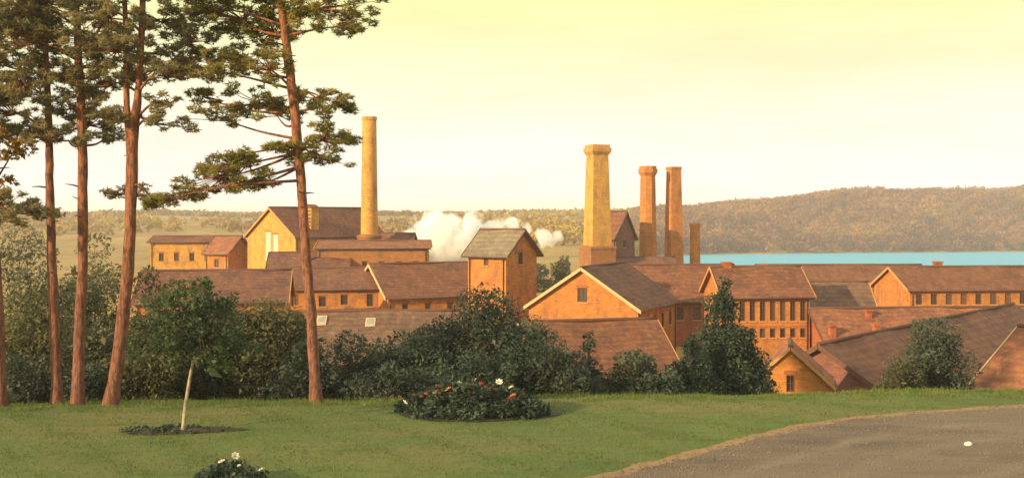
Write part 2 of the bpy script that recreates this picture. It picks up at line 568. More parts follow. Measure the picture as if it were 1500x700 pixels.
strip('path', [0.42] + list(np.linspace(0.8, 11, 40)), 0.024, M['gravel'], 0.12)

# water
m, nt, b = newmat('lake_water')
b.inputs['Base Color'].default_value = (0.06, 0.40, 0.64, 1)
b.inputs['Roughness'].default_value = 0.45
b.inputs['Specular IOR Level'].default_value = 0.12
bump(nt, b, noise(nt, 0.12, 5, 0.6, stretch=(0.3, 1, 1)), 0.25, 1.0)
M['water'] = m
v = [(40, 420, -14), (1100, 420, -14), (1400, 1100, -14), (60, 1100, -14)]
struct(link('lake', mesh_np('lake', v, [[0, 1, 2, 3]]), M['water']))

# ------------------------------------------------------------------ foliage
def rand_dirs(n):
    d = RNG.normal(size=(n, 3))
    return d / np.linalg.norm(d, axis=1, keepdims=True)

def leaf_quads(p, size, tint, up=0.0):
    n = len(p)
    a = rand_dirs(n)
    a[:, 2] *= (1 - up)
    a /= np.linalg.norm(a, axis=1, keepdims=True)
    b_ = np.cross(a, rand_dirs(n))
    b_ /= np.linalg.norm(b_, axis=1, keepdims=True) + 1e-6
    s = (size * np.exp(RNG.normal(-0.05, 0.38, n)))[:, None]
    nrm = np.cross(a, b_) * s * 0.18
    v = np.stack([p - a * s, p + b_ * s * 0.5 + nrm, p + a * s, p - b_ * s * 0.5 + nrm], 1).reshape(-1, 3)
    f = np.arange(4 * n).reshape(n, 4)
    return v, f, np.repeat(tint, 4)

def clumps_to_points(clumps, per, flat=1.0):
    """points spread through each clump, thicker towards its skin; (n,3), tint"""
    P, T = [], []
    for (x, y, z, r, t) in clumps:
        n = max(8, int(per * r * r))
        d = rand_dirs(n)
        rr = r * RNG.uniform(0.35, 1.0, n) ** 0.55
        q = d * rr[:, None]
        q[:, 2] *= flat
        P.append(q + np.array([x, y, z]))
        T.append(np.clip(t + RNG.normal(0, 0.16, n), 0, 1))
    return np.concatenate(P), np.concatenate(T)

def foliage(name, clumps, per, size, mat, parent, flat=0.85):
    p, t = clumps_to_points(clumps, per, flat)
    v, f, tt = leaf_quads(p, size, t)
    return link(name, mesh_np(name, v, f, False, tt), mat, parent)

def bush_clumps(w, d, h, n, r, shape='bush'):
    out_ = []
    for k in range(n):
        while True:
            x, y, z = random.uniform(-1, 1), random.uniform(-1, 1), random.uniform(0.05, 1)
            if shape == 'cone':
                if math.hypot(x, y) < 0.08 + (1.0 - z) ** 1.25:
                    break
            else:
                if x * x + y * y + ((z - 0.3) / 0.72) ** 2 < 1.0:
                    break
        rr = r * random.uniform(0.42, 1.2)
        if shape == 'cone':
            rr *= 0.42 + 0.7 * (1 - z)
        out_.append((x * w / 2 * 0.85, y * d / 2 * 0.85, z * h - rr * 0.45, rr, random.uniform(0.1, 0.75)))
    return out_

def bush(name, label, cat, px, py_top, Y, wpx, mat, n=28, per=170, size=0.10, shape='bush', depth=None, bark='bark_dark', group=None):
    base = on_ground(px, Y)
    top = at(px, py_top, Y)
    h = max(0.8, top.z - base.z)
    w = wpx / F * Y
    t = thing(name, label, cat, base, 0, group)
    cl = bush_clumps(w, depth or w * 0.8, h, n, 0.30 * min(w, h) if shape == 'bush' else 0.24 * w, shape)
    mb = MB()
    if shape == 'cone':
        mb.tube([(0, 0, -0.3), (0.03, 0, h * 0.5), (0, 0, h * 0.93)], [0.05 * w, 0.03 * w, 0.02], 8)
        for k_ in range(9):
            f_ = k_ / 8
            cl.append((random.uniform(-0.05, 0.05) * w, random.uniform(-0.05, 0.05) * w, h * (0.74 + 0.25 * f_), w * (0.115 - 0.07 * f_), random.uniform(0.2, 0.7)))
        for c_ in cl:
            r0 = 0.03
            mb.tube([(0, 0, max(0.2, c_[2] * 0.9)), (c_[0] * 0.9, c_[1] * 0.9, c_[2])], [r0, 0.012], 5)
    else:
        ns = 5
        stems = [(random.uniform(-0.22, 0.22) * w, random.uniform(-0.15, 0.15) * w) for _ in range(ns)]
        for (sx, sy) in stems:
            mb.tube([(sx * 0.5, sy * 0.5, -0.3), (sx * 0.8, sy * 0.8, h * 0.3), (sx * 1.2, sy * 1.2, h * 0.62)], [0.07, 0.05, 0.025], 6)
        for c_ in cl:
            s = min(stems, key=lambda q: (q[0] - c_[0]) ** 2 + (q[1] - c_[1]) ** 2)
            mb.tube([(s[0] * 0.8, s[1] * 0.8, min(h * 0.3, c_[2])), (c_[0], c_[1], c_[2])], [0.03, 0.01], 5)
    link('trunk' if cat == 'tree' else 'stem', mb.mesh('stem', True), M[bark], t)
    foliage('crown' if cat == 'tree' else 'foliage', cl, per, size, M[mat], t)
    return t

# ------------------------------------------------------------------ pines
def needle_mesh(name, centres, tint, per_tuft=9, length=0.165, width=0.018):
    n = len(centres)
    c0 = np.repeat(centres, per_tuft, 0)
    t = np.repeat(tint, per_tuft) + RNG.normal(0, 0.10, n * per_tuft)
    d = rand_dirs(n * per_tuft)
    d[:, 2] = d[:, 2] * 0.6 + 0.22
    d /= np.linalg.norm(d, axis=1, keepdims=True)
    w = np.cross(d, rand_dirs(n * per_tuft))
    w /= np.linalg.norm(w, axis=1, keepdims=True) + 1e-6
    ln = (length * RNG.uniform(0.6, 1.25, n * per_tuft))[:, None]
    v = np.stack([c0 - w * width, c0 + w * width, c0 + d * ln], 1).reshape(-1, 3)
    f = np.arange(len(v)).reshape(-1, 3)
    return mesh_np(name, v, f, False, np.clip(np.repeat(t, 3), 0, 1))

def pine(label, Y, trunk_px, pads, mat='needle_pine', fork=None, dens=1.0, seed=1):
    rnd = random.Random(seed)
    px0 = trunk_px[0][0]
    base = on_ground(px0, Y)
    t = thing('pine_tree', label, 'tree', base, 0, 'tall pines at the lawn edge')
    def loc(px, py, dy=0.0):
        p = at(px, py, Y)
        return Vector((p.x - base.x, dy, p.z - base.z))
    pts = [loc(p[0], p[1]) for p in trunk_px]
    rad = [p[2] * 0.92 / F * Y / 2 for p in trunk_px]
    pts[0].z = 0
    axis = resample([Vector((*p, 0)) if False else p for p in pts], 40)
    rr = np.interp(np.linspace(0, 1, 40), np.linspace(0, 1, len(rad)), rad)
    mb = MB()
    path = [pts[0] + Vector((0, 0, -0.5))] + axis
    wob = [Vector((rnd.uniform(-1, 1), rnd.uniform(-1, 1), 0)) * 0.012 for _ in path]
    rads = [rr[0] * 1.7] + [float(r) * rnd.uniform(0.94, 1.06) for r in rr]
    rads[1] *= 1.35
    rads[2] *= 1.12
    mb.tube([p + w for p, w in zip(path, wob)], rads, 14)
    for _ in range(7):
        k = rnd.randint(9, 30)
        an = rnd.uniform(0, 6.28)
        dv_ = Vector((math.cos(an), math.sin(an), rnd.uniform(0.0, 0.5)))
        ln_ = float(rr[k]) + rnd.uniform(0.08, 0.55)
        mb.tube([axis[k], axis[k] + dv_ * ln_ * 0.6 + Vector((0, 0, 0.02)), axis[k] + dv_ * ln_], [0.035, 0.024, 0.01], 6)
    if fork:
        fp = [loc(a, b_) for a, b_, _ in fork]
        mb.tube(resample(fp, 12), list(np.interp(np.linspace(0, 1, 12), np.linspace(0, 1, len(fork)), [c_[2] / F * Y / 2 for c_ in fork])), 10)
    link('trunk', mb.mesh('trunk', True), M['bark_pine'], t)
    cen, tin = [], []
    for (px, py, rx, ry) in pads:
        dy = rnd.uniform(-1.0, 1.0) * (0.8 + rx / F * Y * 0.5)
        c = loc(px, py, dy)
        rxm, rym = rx / F * Y * 1.22, ry / F * Y * 1.25
        # limb leaves the trunk a little below the pad
        zt = min(max(c.z - rym * 0.6 - 0.15 * abs(c.x), pts[0].z + 2), axis[-1].z - 0.1)
        if py > 225:
            zt = c.z + 0.35 + 0.12 * abs(c.x - axis[20].x)
        a = min(axis, key=lambda p: abs(p.z - zt))
        br = MB()
        mid = a.lerp(c, 0.5) + Vector((0, rnd.uniform(-0.2, 0.2), rnd.uniform(-0.28, 0.30)))
        br.tube(resample([a, mid, c], 9), list(np.linspace(0.055, 0.014, 9)), 7)
        nsub = max(9, int(15 * rxm * max(rym, 0.3) / 0.35))
        for _ in range(nsub):
            while True:
                u, v_, w_ = rnd.uniform(-1, 1), rnd.uniform(-1, 1), rnd.uniform(-1, 1)
                hole = math.sin(px * 0.11 + u * rxm * 4.1 + seed) * math.sin(py * 0.13 + w_ * rym * 6.3) * math.cos(v_ * rxm * 2.7 + seed)
                if u * u + v_ * v_ + w_ * w_ < 1 and hole > -0.18:
                    break
            if rnd.random() < 0.22:
                u, v_, w_ = u * 1.5, v_ * 1.5, w_ * 1.45
            s = c + Vector((u * rxm, v_ * rxm * 0.8, w_ * rym - 0.12 * u * u * rym))
            br.tube([a.lerp(c, 0.8), c.lerp(s, 0.5) + Vector((0, 0, -0.04)), s], [0.022, 0.014, 0.007], 5, False)
            sr = rnd.uniform(0.10, 0.30)
            n = int(27 * dens * (sr / 0.3) ** 2) + 4
            q = rand_dirs(n) * (sr * RNG.uniform(0.3, 1, n) ** 0.6)[:, None]
            q[:, 2] *= 0.6
            cen.append(q + np.array(s))
            tin.append(np.full(n, rnd.uniform(0.1, 0.8)) + RNG.normal(0, 0.08, n))
        link('branch', br.mesh('branch', True), M['bark_pine'], t)
    link('crown', needle_mesh('crown', np.concatenate(cen), np.concatenate(tin)), M[mat], t)
    return t

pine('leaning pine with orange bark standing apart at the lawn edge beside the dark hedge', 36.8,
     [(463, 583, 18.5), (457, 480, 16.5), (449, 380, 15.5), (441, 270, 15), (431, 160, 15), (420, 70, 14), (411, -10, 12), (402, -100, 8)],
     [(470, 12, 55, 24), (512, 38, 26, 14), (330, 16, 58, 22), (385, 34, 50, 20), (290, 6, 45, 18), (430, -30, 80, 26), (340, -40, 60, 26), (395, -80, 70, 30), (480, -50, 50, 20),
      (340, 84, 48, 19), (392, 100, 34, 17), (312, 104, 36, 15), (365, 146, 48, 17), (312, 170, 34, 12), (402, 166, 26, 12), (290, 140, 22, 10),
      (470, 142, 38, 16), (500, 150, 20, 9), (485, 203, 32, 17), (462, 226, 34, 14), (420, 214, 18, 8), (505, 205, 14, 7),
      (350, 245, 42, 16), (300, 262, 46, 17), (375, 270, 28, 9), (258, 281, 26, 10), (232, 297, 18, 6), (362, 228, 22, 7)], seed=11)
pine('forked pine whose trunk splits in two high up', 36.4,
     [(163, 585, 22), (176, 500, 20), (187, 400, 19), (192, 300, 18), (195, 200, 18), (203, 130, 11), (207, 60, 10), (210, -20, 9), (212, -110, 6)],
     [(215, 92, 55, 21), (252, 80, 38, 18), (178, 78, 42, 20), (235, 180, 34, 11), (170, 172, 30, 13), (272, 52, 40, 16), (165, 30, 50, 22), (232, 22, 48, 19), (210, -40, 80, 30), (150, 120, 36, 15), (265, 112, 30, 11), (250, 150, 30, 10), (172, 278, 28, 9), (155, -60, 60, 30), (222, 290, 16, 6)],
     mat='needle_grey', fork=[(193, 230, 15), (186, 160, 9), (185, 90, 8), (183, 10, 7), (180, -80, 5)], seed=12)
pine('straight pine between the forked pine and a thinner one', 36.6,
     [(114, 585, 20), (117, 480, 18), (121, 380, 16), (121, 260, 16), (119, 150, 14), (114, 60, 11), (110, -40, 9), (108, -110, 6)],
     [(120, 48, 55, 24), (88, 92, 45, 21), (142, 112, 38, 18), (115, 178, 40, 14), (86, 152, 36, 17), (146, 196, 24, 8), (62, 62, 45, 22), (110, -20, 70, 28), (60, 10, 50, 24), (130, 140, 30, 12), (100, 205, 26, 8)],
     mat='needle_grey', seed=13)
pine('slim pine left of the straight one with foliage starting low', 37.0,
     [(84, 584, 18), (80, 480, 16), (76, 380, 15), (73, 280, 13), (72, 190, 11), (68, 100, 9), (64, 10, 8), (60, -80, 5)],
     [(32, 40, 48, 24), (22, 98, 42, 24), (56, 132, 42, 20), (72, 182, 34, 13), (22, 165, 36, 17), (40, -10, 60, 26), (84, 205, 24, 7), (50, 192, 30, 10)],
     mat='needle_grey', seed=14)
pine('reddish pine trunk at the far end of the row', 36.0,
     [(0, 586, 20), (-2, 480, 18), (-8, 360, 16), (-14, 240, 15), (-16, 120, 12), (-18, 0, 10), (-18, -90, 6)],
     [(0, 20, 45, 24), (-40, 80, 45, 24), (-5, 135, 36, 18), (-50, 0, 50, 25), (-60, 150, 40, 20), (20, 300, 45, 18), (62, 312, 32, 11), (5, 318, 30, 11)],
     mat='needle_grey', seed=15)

# ------------------------------------------------------------------ buildings
def clip_poly(poly, a, b_, c_):
    """keep a*u + b*v <= c"""
    out_ = []
    for i in range(len(poly)):
        p, q = poly[i], poly[(i + 1) % len(poly)]
        dp, dq = a * p[0] + b_ * p[1] - c_, a * q[0] + b_ * q[1] - c_
        if dp <= 1e-9:
            out_.append(p)
        if (dp < -1e-9 and dq > 1e-9) or (dp > 1e-9 and dq < -1e-9):
            t = dp / (dp - dq)
            out_.append((p[0] + (q[0] - p[0]) * t, p[1] + (q[1] - p[1]) * t))
    return out_

WIN = {}
def window_meshes(w, h, frame, bars, head, var=0):
    k = (round(w, 2), round(h, 2), frame, bars, head, var)
    if k not in WIN:
        fw = min(0.11, w * 0.16)
        mb = MB()
        for sx in (-1, 1):
            mb.box((sx * (w / 2 - fw / 2), 0.13, h / 2), (fw, 0.10, h))
        for z in (fw / 2, h - fw / 2):
            mb.box((0, 0.13, z), (w - 2 * fw, 0.096, fw))
        if bars:
            mb.box((0, 0.14, h / 2), (0.05, 0.06, h - 2 * fw))
            nb = max(1, int(h / 0.9))
            for j in range(nb):
                mb.box((0, 0.137, h * (j + 1) / (nb + 1)), (w - 2 * fw, 0.05, 0.045))
        fm = mb.mesh('window', False)
        fm.materials.append(M[frame])
        mp = MB()
        mp.box((0, 0.175, h / 2), (w, 0.01, h))
        pm = mp.mesh('pane')
        pm.materials.append(M['blind' if h > 4 else ('glass', 'glass_sky', 'boarded')[var]])
        ms = MB()
        ms.box((0, -0.035, -0.06), (w + 0.24, 0.17, 0.11))
        sm = ms.mesh('sill')
        sm.materials.append(M['trim_pale' if frame == 'trim_white' else 'trim_orange'])
        hm = None
        if head:
            mh = MB()
            n = 7
            for j in range(n):
                x0, x1 = (-0.5 + j / n) * (w + 0.3), (-0.5 + (j + 1) / n) * (w + 0.3)
                arch = lambda x: 0.10 * (1 - (2 * x / (w + 0.3)) ** 2)
                lo0, lo1 = h + 0.01 + arch(x0) * 0.4, h + 0.01 + arch(x1) * 0.4
                i = len(mh.v)
                mh.v += [(x0, -0.03, lo0), (x1, -0.03, lo1), (x1, -0.03, lo1 + 0.22), (x0, -0.03, lo0 + 0.22), (x0, 0.03, lo0), (x1, 0.03, lo1), (x1, 0.03, lo1 + 0.22), (x0, 0.03, lo0 + 0.22)]
                mh.f += [[i, i + 1, i + 2, i + 3], [i, i + 4, i + 5, i + 1], [i + 3, i + 2, i + 6, i + 7], [i, i + 3, i + 7, i + 4], [i + 1, i + 5, i + 6, i + 2]]
            hm = mh.mesh('lintel')
            hm.materials.append(M['brick_red'])
        WIN[k] = (fm, pm, sm, hm)
    return WIN[k]

def building(name, label, cat, apex, theta, L_, W_, drop, wall, roof, windows=(), end='L', trim='trim_dark', over=0.45, verge=None, group=None,
             frame='trim_dark', ventilators=(), chimneys=(), skylights=(), seed=0, base_z=None):
    rnd = random.Random(seed + 100)
    A = at(*apex)
    th = R(theta)
    d = Vector((math.cos(th), math.sin(th), 0))
    o = A - d * L_ if end == 'R' else A.copy()
    nrm = Vector((-math.sin(th), math.cos(th), 0))
    cs = [o + d * (L_ * a) + nrm * (W_ / 2 * b_) for a in (0, 1) for b_ in (-1, 1)]
    g0 = min(gz(c_.x, c_.y) for c_ in cs) - 0.25 if base_z is None else base_z
    t = thing(name, label, cat, (o.x, o.y, g0), th, group)
    th_r = 0.20
    hr = A.z - g0 - th_r
    he = hr - drop
    sl_ = drop / (W_ / 2)
    # walls
    holes = {'F': [], 'L': [], 'R': [], 'B': []}
    for (face, u, v_, w, h, bars) in windows:
        holes[face].append((u - w / 2, u + w / 2, he + v_, he + v_ + h))
    mb = MB()
    span = {'F': (0, L_), 'B': (0, L_), 'L': (-W_ / 2, W_ / 2), 'R': (-W_ / 2, W_ / 2)}
    def P(face, u, v_, dep=0.0):
        if face == 'F': return (u, -W_ / 2 + dep, v_)
        if face == 'B': return (L_ - u, W_ / 2 - dep, v_)
        if face == 'L': return (dep, -u, v_)
        return (L_ - dep, u, v_)
    for face in 'FBLR':
        u0, u1 = span[face]
        top = he if face in 'FB' else hr
        hs = holes[face]
        U = sorted({u0, u1, *([0.0] if face in 'LR' else []), *[x for h_ in hs for x in h_[:2]]})
        V = sorted({0.0, he, top, *[x for h_ in hs for x in h_[2:]]})
        for i in range(len(U) - 1):
            for j in range(len(V) - 1):
                cu, cv = (U[i] + U[i + 1]) / 2, (V[j] + V[j + 1]) / 2
                if any(h_[0] < cu < h_[1] and h_[2] < cv < h_[3] for h_ in hs):
                    continue
                poly = [(U[i], V[j]), (U[i + 1], V[j]), (U[i + 1], V[j + 1]), (U[i], V[j + 1])]
                if face in 'LR' and V[j + 1] > he + 1e-6:
                    poly = clip_poly(poly, sl_, 1, hr)
                    poly = clip_poly(poly, -sl_, 1, hr)
                if len(poly) >= 3:
                    mb.poly([P(face, *q) for q in poly])
        for (a, b_, c_, e_) in hs:
            dp = 0.24
            for (p, q) in (((a, c_), (b_, c_)), ((b_, c_), (b_, e_)), ((b_, e_), (a, e_)), ((a, e_), (a, c_))):
                mb.poly([P(face, *p), P(face, *q), P(face, *q, dp), P(face, *p, dp)][::-1])
    wo = link('wall', mb.mesh('wall'), M[wall], t)
    # windows
    rz = {'F': 0, 'B': math.pi, 'L': -math.pi / 2, 'R': math.pi / 2}
    for (face, u, v_, w, h, bars) in windows:
        fm, pm, sm, hm = window_meshes(w, h, frame, bars, w < 2, rnd.choice((0, 0, 0, 1, 0, 1, 2)))
        wi = link('window', fm, None, t, P(face, u, he + v_), rz[face])
        link('pane', pm, None, wi)
        link('sill', sm, None, wi)
        if hm:
            link('lintel', hm, None, wi)
    # roof: an inverted V with thickness, sagging a little
    nx = max(6, int(L_ / 1.2))
    ye = W_ / 2 + over
    ze = hr - sl_ * ye
    prof = []
    ms = 6
    for k in range(ms + 1):
        q = -1 + k / ms
        prof.append((ye * q, hr + (hr - ze) * q + 0.03 + th_r))
    for k in range(1, ms + 1):
        q = k / ms
        prof.append((ye * q, hr - (hr - ze) * q + 0.03 + th_r))
    low = [(ye, ze + 0.03), (0, hr + 0.03), (-ye, ze + 0.03)]
    rings = []
    for i in range(nx + 1):
        x = -over + (L_ + 2 * over) * i / nx
        sag = 0.07 * math.sin(i * 0.7 + seed) + 0.05 * rnd.uniform(-1, 1)
        rings.append([(x, p[0], p[1] + sag + rnd.uniform(-0.03, 0.03)) for p in prof] + [(x, p[0], p[1] + min(sag, 0.0)) for p in low])
    mr = MB()
    mr.rings(rings)
    ro = link('roof', mr.mesh('roof'), M[roof], t)
    rc = MB()
    rc.tube([(-over - 0.03 + (L_ + 2 * over + 0.06) * i / 8, 0, hr + th_r + 0.06) for i in range(9)], [0.14] * 9, 8)
    link('ridge_cap', rc.mesh('ridge_cap', True), M[trim], ro)
    for side in (-1, 1):
        for x in (-over - 0.05, L_ + over + 0.05):
            vb = MB()
            y0, y1 = 0.02 * side, ye * side
            z0, z1 = hr + th_r + 0.06, ze + th_r + 0.06
            hh = min(0.36, 0.10 + 0.022 * W_)
            q = [(y0, z0), (y1, z1), (y1, z1 - hh), (y0, z0 - hh)]
            a = [(x - 0.04, *p) for p in q]
            b_ = [(x + 0.04, *p) for p in q]
            i = 0
            vb.v = a + b_
            vb.f = [[0, 1, 2, 3], [7, 6, 5, 4], [0, 4, 5, 1], [1, 5, 6, 2], [2, 6, 7, 3], [3, 7, 4, 0]]
            link('verge_board', vb.mesh('verge_board'), M[verge or trim], t)
        gb = MB()
        gb.tube([(-over + 0.1, side * (ye + 0.07), ze + 0.12), (L_ + over - 0.1, side * (ye + 0.07), ze + 0.08)], [0.08, 0.08], 7)
        link('gutter', gb.mesh('gutter', True), M['iron'], t)
    for x in (0.3, L_ - 0.3):
        dp_ = MB()
        dp_.tube([(x, -W_ / 2 - 0.09, 0.1), (x, -W_ / 2 - 0.09, he - 0.5), (x, -ye - 0.05, ze + 0.08)], [0.055] * 3, 6)
        link('downpipe', dp_.mesh('downpipe', True), M['iron'], t)
    for (x, y) in skylights:
        zc = hr - sl_ * abs(y) + th_r + 0.12
        hw, hd = 0.34, 0.36
        sk = MB()
        ring_ = lambda e, dz: [(x + a_ * (hw + e), y + b_ * (hd + e), zc - sl_ * (abs(y + b_ * (hd + e)) - abs(y)) + dz) for a_, b_ in ((-1, -1), (1, -1), (1, 1), (-1, 1))]
        sk.rings([ring_(0.1, -0.2), ring_(0.1, 0.06)])
        so_ = link('skylight', sk.mesh('skylight'), M['trim_pale'], ro)
        sg = MB()
        sg.rings([ring_(0, 0.05), ring_(0, 0.075)])
        link('skylight_pane', sg.mesh('pane'), M['skyglass'], ro)
    for (x, y, w, dep, h) in chimneys:
        zc = hr - sl_ * abs(y)
        mc = MB()
        mc.box((x, y, zc + h / 2 - 0.25), (w, dep, h + 0.5))
        mc.box((x, y, zc + h + 0.06), (w + 0.22, dep + 0.22, 0.16))
        co = link('chimney', mc.mesh('chimney'), M['brick_red'], ro)
    for (x, y, w, dep, h) in ventilators:
        zc = hr - sl_ * abs(y)
        mv = MB()
        i = 0
        x0, x1, y0, y1 = x - w / 2, x + w / 2, y - dep / 2, y + dep / 2
        mv.box((x, y, zc + h / 2 - 0.5), (w, dep, h + 1.0))
        vo = link('ventilator', mv.mesh('ventilator'), M['brick_yellow'], t)
        for j in range(5):
            ml = MB()
            ml.box((x0 - 0.07, y, zc + 0.1 + j * h / 5), (0.12, dep * 0.85, h / 5 * 0.35))
            link('louvre', ml.mesh('louvre'), M['trim_dark'], vo)
        mr2 = MB()
        zt = zc + h
        mr2.v = [(x0 - 0.2, y0 - 0.25, zt), (x1 + 0.2, y0 - 0.25, zt), (x1 + 0.2, y1 + 0.25, zt), (x0 - 0.2, y1 + 0.25, zt), (x0 - 0.2, y, zt + 0.6), (x1 + 0.2, y, zt + 0.6)]
        mr2.f = [[0, 1, 5, 4], [2, 3, 4, 5], [0, 4, 3], [1, 2, 5], [3, 2, 1, 0]]
        link('cap', mr2.mesh('cap'), M[roof], vo)
    return t

def row(face, u0, u1, n, v_, w, h, bars=True):
    return [(face, u0 + (u1 - u0) * k / max(1, n - 1), v_, w, h, bars) for k in range(n)]

# left group
building('factory_hall', 'tall hall with a bright yellow gable and two white windows beside the slim tapering chimney', 'building', (397, 304, 180), 50, 19.5, 12.6, 4.5,
         'brick_yellow', 'roof_brown', [('L', -0.85, -3.9, 1.35, 4.6, True), ('L', 1.05, -4.3, 1.35, 4.6, True)] + row('F', 2.5, 17, 5, -5.5, 1.4, 2.6),
         frame='trim_white', verge='trim_orange', ventilators=[(5.0, -4.0, 1.6, 2.2, 3.0)], seed=1)
building('long_wing', 'long low yellow-walled wing with a thin roof left of the yellow gable', 'building', (228, 346, 205), 4, 15.5, 8, 0.9, 'brick_yellow', 'roof_brown',
         row('F', 2, 13, 5, -3.4, 0.9, 1.5), seed=2)
building('small_shed', 'small shed with a rust roof in front of the yellow wing', 'shed', (352, 346, 186), -28, 5.0, 6.0, 2.6, 'brick_orange', 'roof_rust', [('F', 2.5, -2.4, 1.0, 1.4, True)], end='R', seed=3)
building('annex', 'low mauve-roofed annex below the yellow gable', 'building', (398, 370, 168), 6, 11.5, 7, 2.0, 'brick_orange', 'roof_mauve', row('F', 2, 9, 4, -2.0, 0.8, 1.2), seed=4)
building('brick_block', 'broad brown brick block at the foot of the slim chimney', 'building', (470, 353, 172), 3, 16.8, 9, 0.9, 'brick_brown', 'roof_rust',
         row('F', 2, 15, 6, -3.2, 0.8, 1.3), verge='trim_orange', seed=5)
building('lean_roof_shed', 'mauve-roofed shed hidden behind the brown brick block beside the steam', 'shed', (562, 342, 185), -8, 5.0, 6.0, 2.2, 'brick_mauve', 'roof_mauve', seed=6)
building('workshop', 'workshop with three small windows in an orange wall under a mauve roof', 'building', (398, 393, 141), 4, 14.5, 9, 2.2, 'brick_orange', 'roof_mauve',
         [('F', 6.9, -2.2, 0.9, 1.3, True), ('F', 9.6, -2.0, 0.9, 1.3, True), ('F', 12.8, -2.2, 0.8, 1.6, True), ('F', 3.5, -2.0, 0.9, 1.3, True)], seed=7)
building('workshop', 'workshop whose slanting orange verge meets the wall with small windows', 'building', (545, 387, 140), 24, 15.5, 13.5, 3.6, 'brick_orange', 'roof_brown',
         row('F', 2.2, 14, 5, -2.0, 0.8, 1.2), verge='trim_pale', seed=8)
building('workshop', 'half-hidden workshop with a mauve roof behind the dark sapling', 'building', (212, 397, 125), 8, 16.0, 11, 3.0, 'brick_orange', 'roof_mauve', row('F', 2, 14, 5, -2.2, 0.9, 1.3), verge='trim_orange', seed=9)
building('storage_shed', 'long dark-roofed shed behind the hedge with the leaning pine before it', 'shed', (448, 456, 100), 2, 13.5, 11, 3.6, 'brick_mauve', 'roof_slate', skylights=[(1.6, -1.2), (6.0, -1.5)], seed=10)
# middle
building('tower_house', 'square tower-like house with an orange wall, one small window and a grey roof', 'house', (764, 337, 125), -36, 5.4, 6.0, 2.5, 'brick_orange', 'roof_grey',
         [('F', 2.6, -1.3, 0.65, 0.95, True), ('R', -0.2, -1.2, 0.9, 1.4, True)], end='R', over=0.55, seed=11)
building('gabled_hall', 'broad orange gable with a pale verge and one small dark window', 'building', (853, 392, 115), 66, 14, 12.2, 4.0, 'brick_orange', 'roof_mauve',
         [('L', 0.0, 0.6, 1.1, 1.5, True)] + row('F', 3, 12, 4, -2.6, 1.0, 1.6), verge='trim_pale', seed=12)
building('rolling_mill', 'long brown roof over a reddish wall behind the broad orange gable', 'building', (872, 388, 142), 0, 17.5, 11, 4.0, 'brick_red', 'roof_brown', row('F', 8, 16.5, 5, -2.4, 0.9, 1.6), seed=13)
building('low_hall', 'rust-brown roof below the broad orange gable and behind the small firs', 'building', (768, 472, 86), 14, 10.6, 14, 4.2, 'brick_orange', 'roof_brown', verge='trim_orange', seed=14)
building('gabled_house', 'dark mauve gabled house between the capped chimneys', 'house', (916, 310, 208), -42, 4.2, 6.0, 4.6, 'brick_mauve', 'roof_mauve',
         [('R', 0.4, -6.2, 1.0, 1.4, True), ('R', -0.3, -2.0, 0.9, 1.5, True)], end='R', seed=15)
building('boiler_house', 'low boiler house with a brown roof at the foot of the twin chimneys', 'building', (895, 377, 204), 2, 11.5, 8, 1.6, 'brick_brown', 'roof_mauve', row('F', 2, 10, 5, -2.6, 0.9, 1.4), seed=16)
# right
building('window_hall', 'orange hall with a close row of tall windows behind the big fir', 'building', (1046, 391, 116), 3, 8.8, 9.0, 2.6, 'brick_orange', 'roof_brown',
         row('F', 0.8, 8.1, 8, -2.5, 0.58, 2.0) + row('F', 0.8, 8.1, 8, -4.2, 0.58, 0.95, False), chimneys=[(1.4, 0.2, 0.9, 0.8, 0.7), (5.2, 0.4, 0.9, 0.8, 0.5)], verge='trim_orange', frame='trim_dark', seed=17)
building('slate_shed', 'dark slate-roofed shed between the two rows of windows', 'shed', (1180, 413, 122), -3, 6.4, 10, 3.6, 'brick_mauve', 'roof_slate', verge='trim_orange', seed=18)
building('long_mill', 'long mill with a row of many windows under a wide brown roof by the lake', 'building', (1306, 391, 146), 5, 30, 11, 2.5, 'brick_orange', 'roof_brown',
         row('F', 1.2, 29, 15, -1.9, 0.85, 1.4), verge='trim_orange', chimneys=[(6.6, 0.5, 1.0, 0.9, 1.0)], seed=19)
building('back_hall', 'flat brown roof showing between the window hall and the long mill', 'building', (1110, 388, 176), 1, 26, 10, 2.6, 'brick_brown', 'roof_brown', seed=24)
building('red_roofed_shed', 'low shed with a sunlit rust roof and stub chimneys before the long mill', 'shed', (1190, 452, 112), 5, 24, 10, 3.2, 'brick_red', 'roof_rust',
         chimneys=[(5.4, -1.2, 0.55, 0.55, 0.8), (5.2, -3.6, 0.6, 0.6, 1.1), (0.6, -3.8, 0.6, 0.6, 1.2)], seed=20)
building('great_shed', 'great shed with a long dark mauve roof rising away from the lawn', 'shed', (1203, 504, 71), 50, 42, 15, 4.6, 'brick_mauve', 'roof_mauve', seed=21)
building('orange_roofed_house', 'house with a sunlit orange roof beside the great dark shed', 'house', (1502, 479, 66), -58, 11, 9, 3.0, 'brick_orange', 'roof_rust', verge='trim_pale', seed=22)
building('cottage', 'small orange gable with one narrow window just over the lawn edge', 'house', (1158, 509, 62), 76, 3.6, 4.7, 2.1, 'brick_orange', 'roof_rust',
         [('L', 0.0, -0.2, 0.45, 0.95, True)], verge='trim_orange', over=0.12, seed=23)

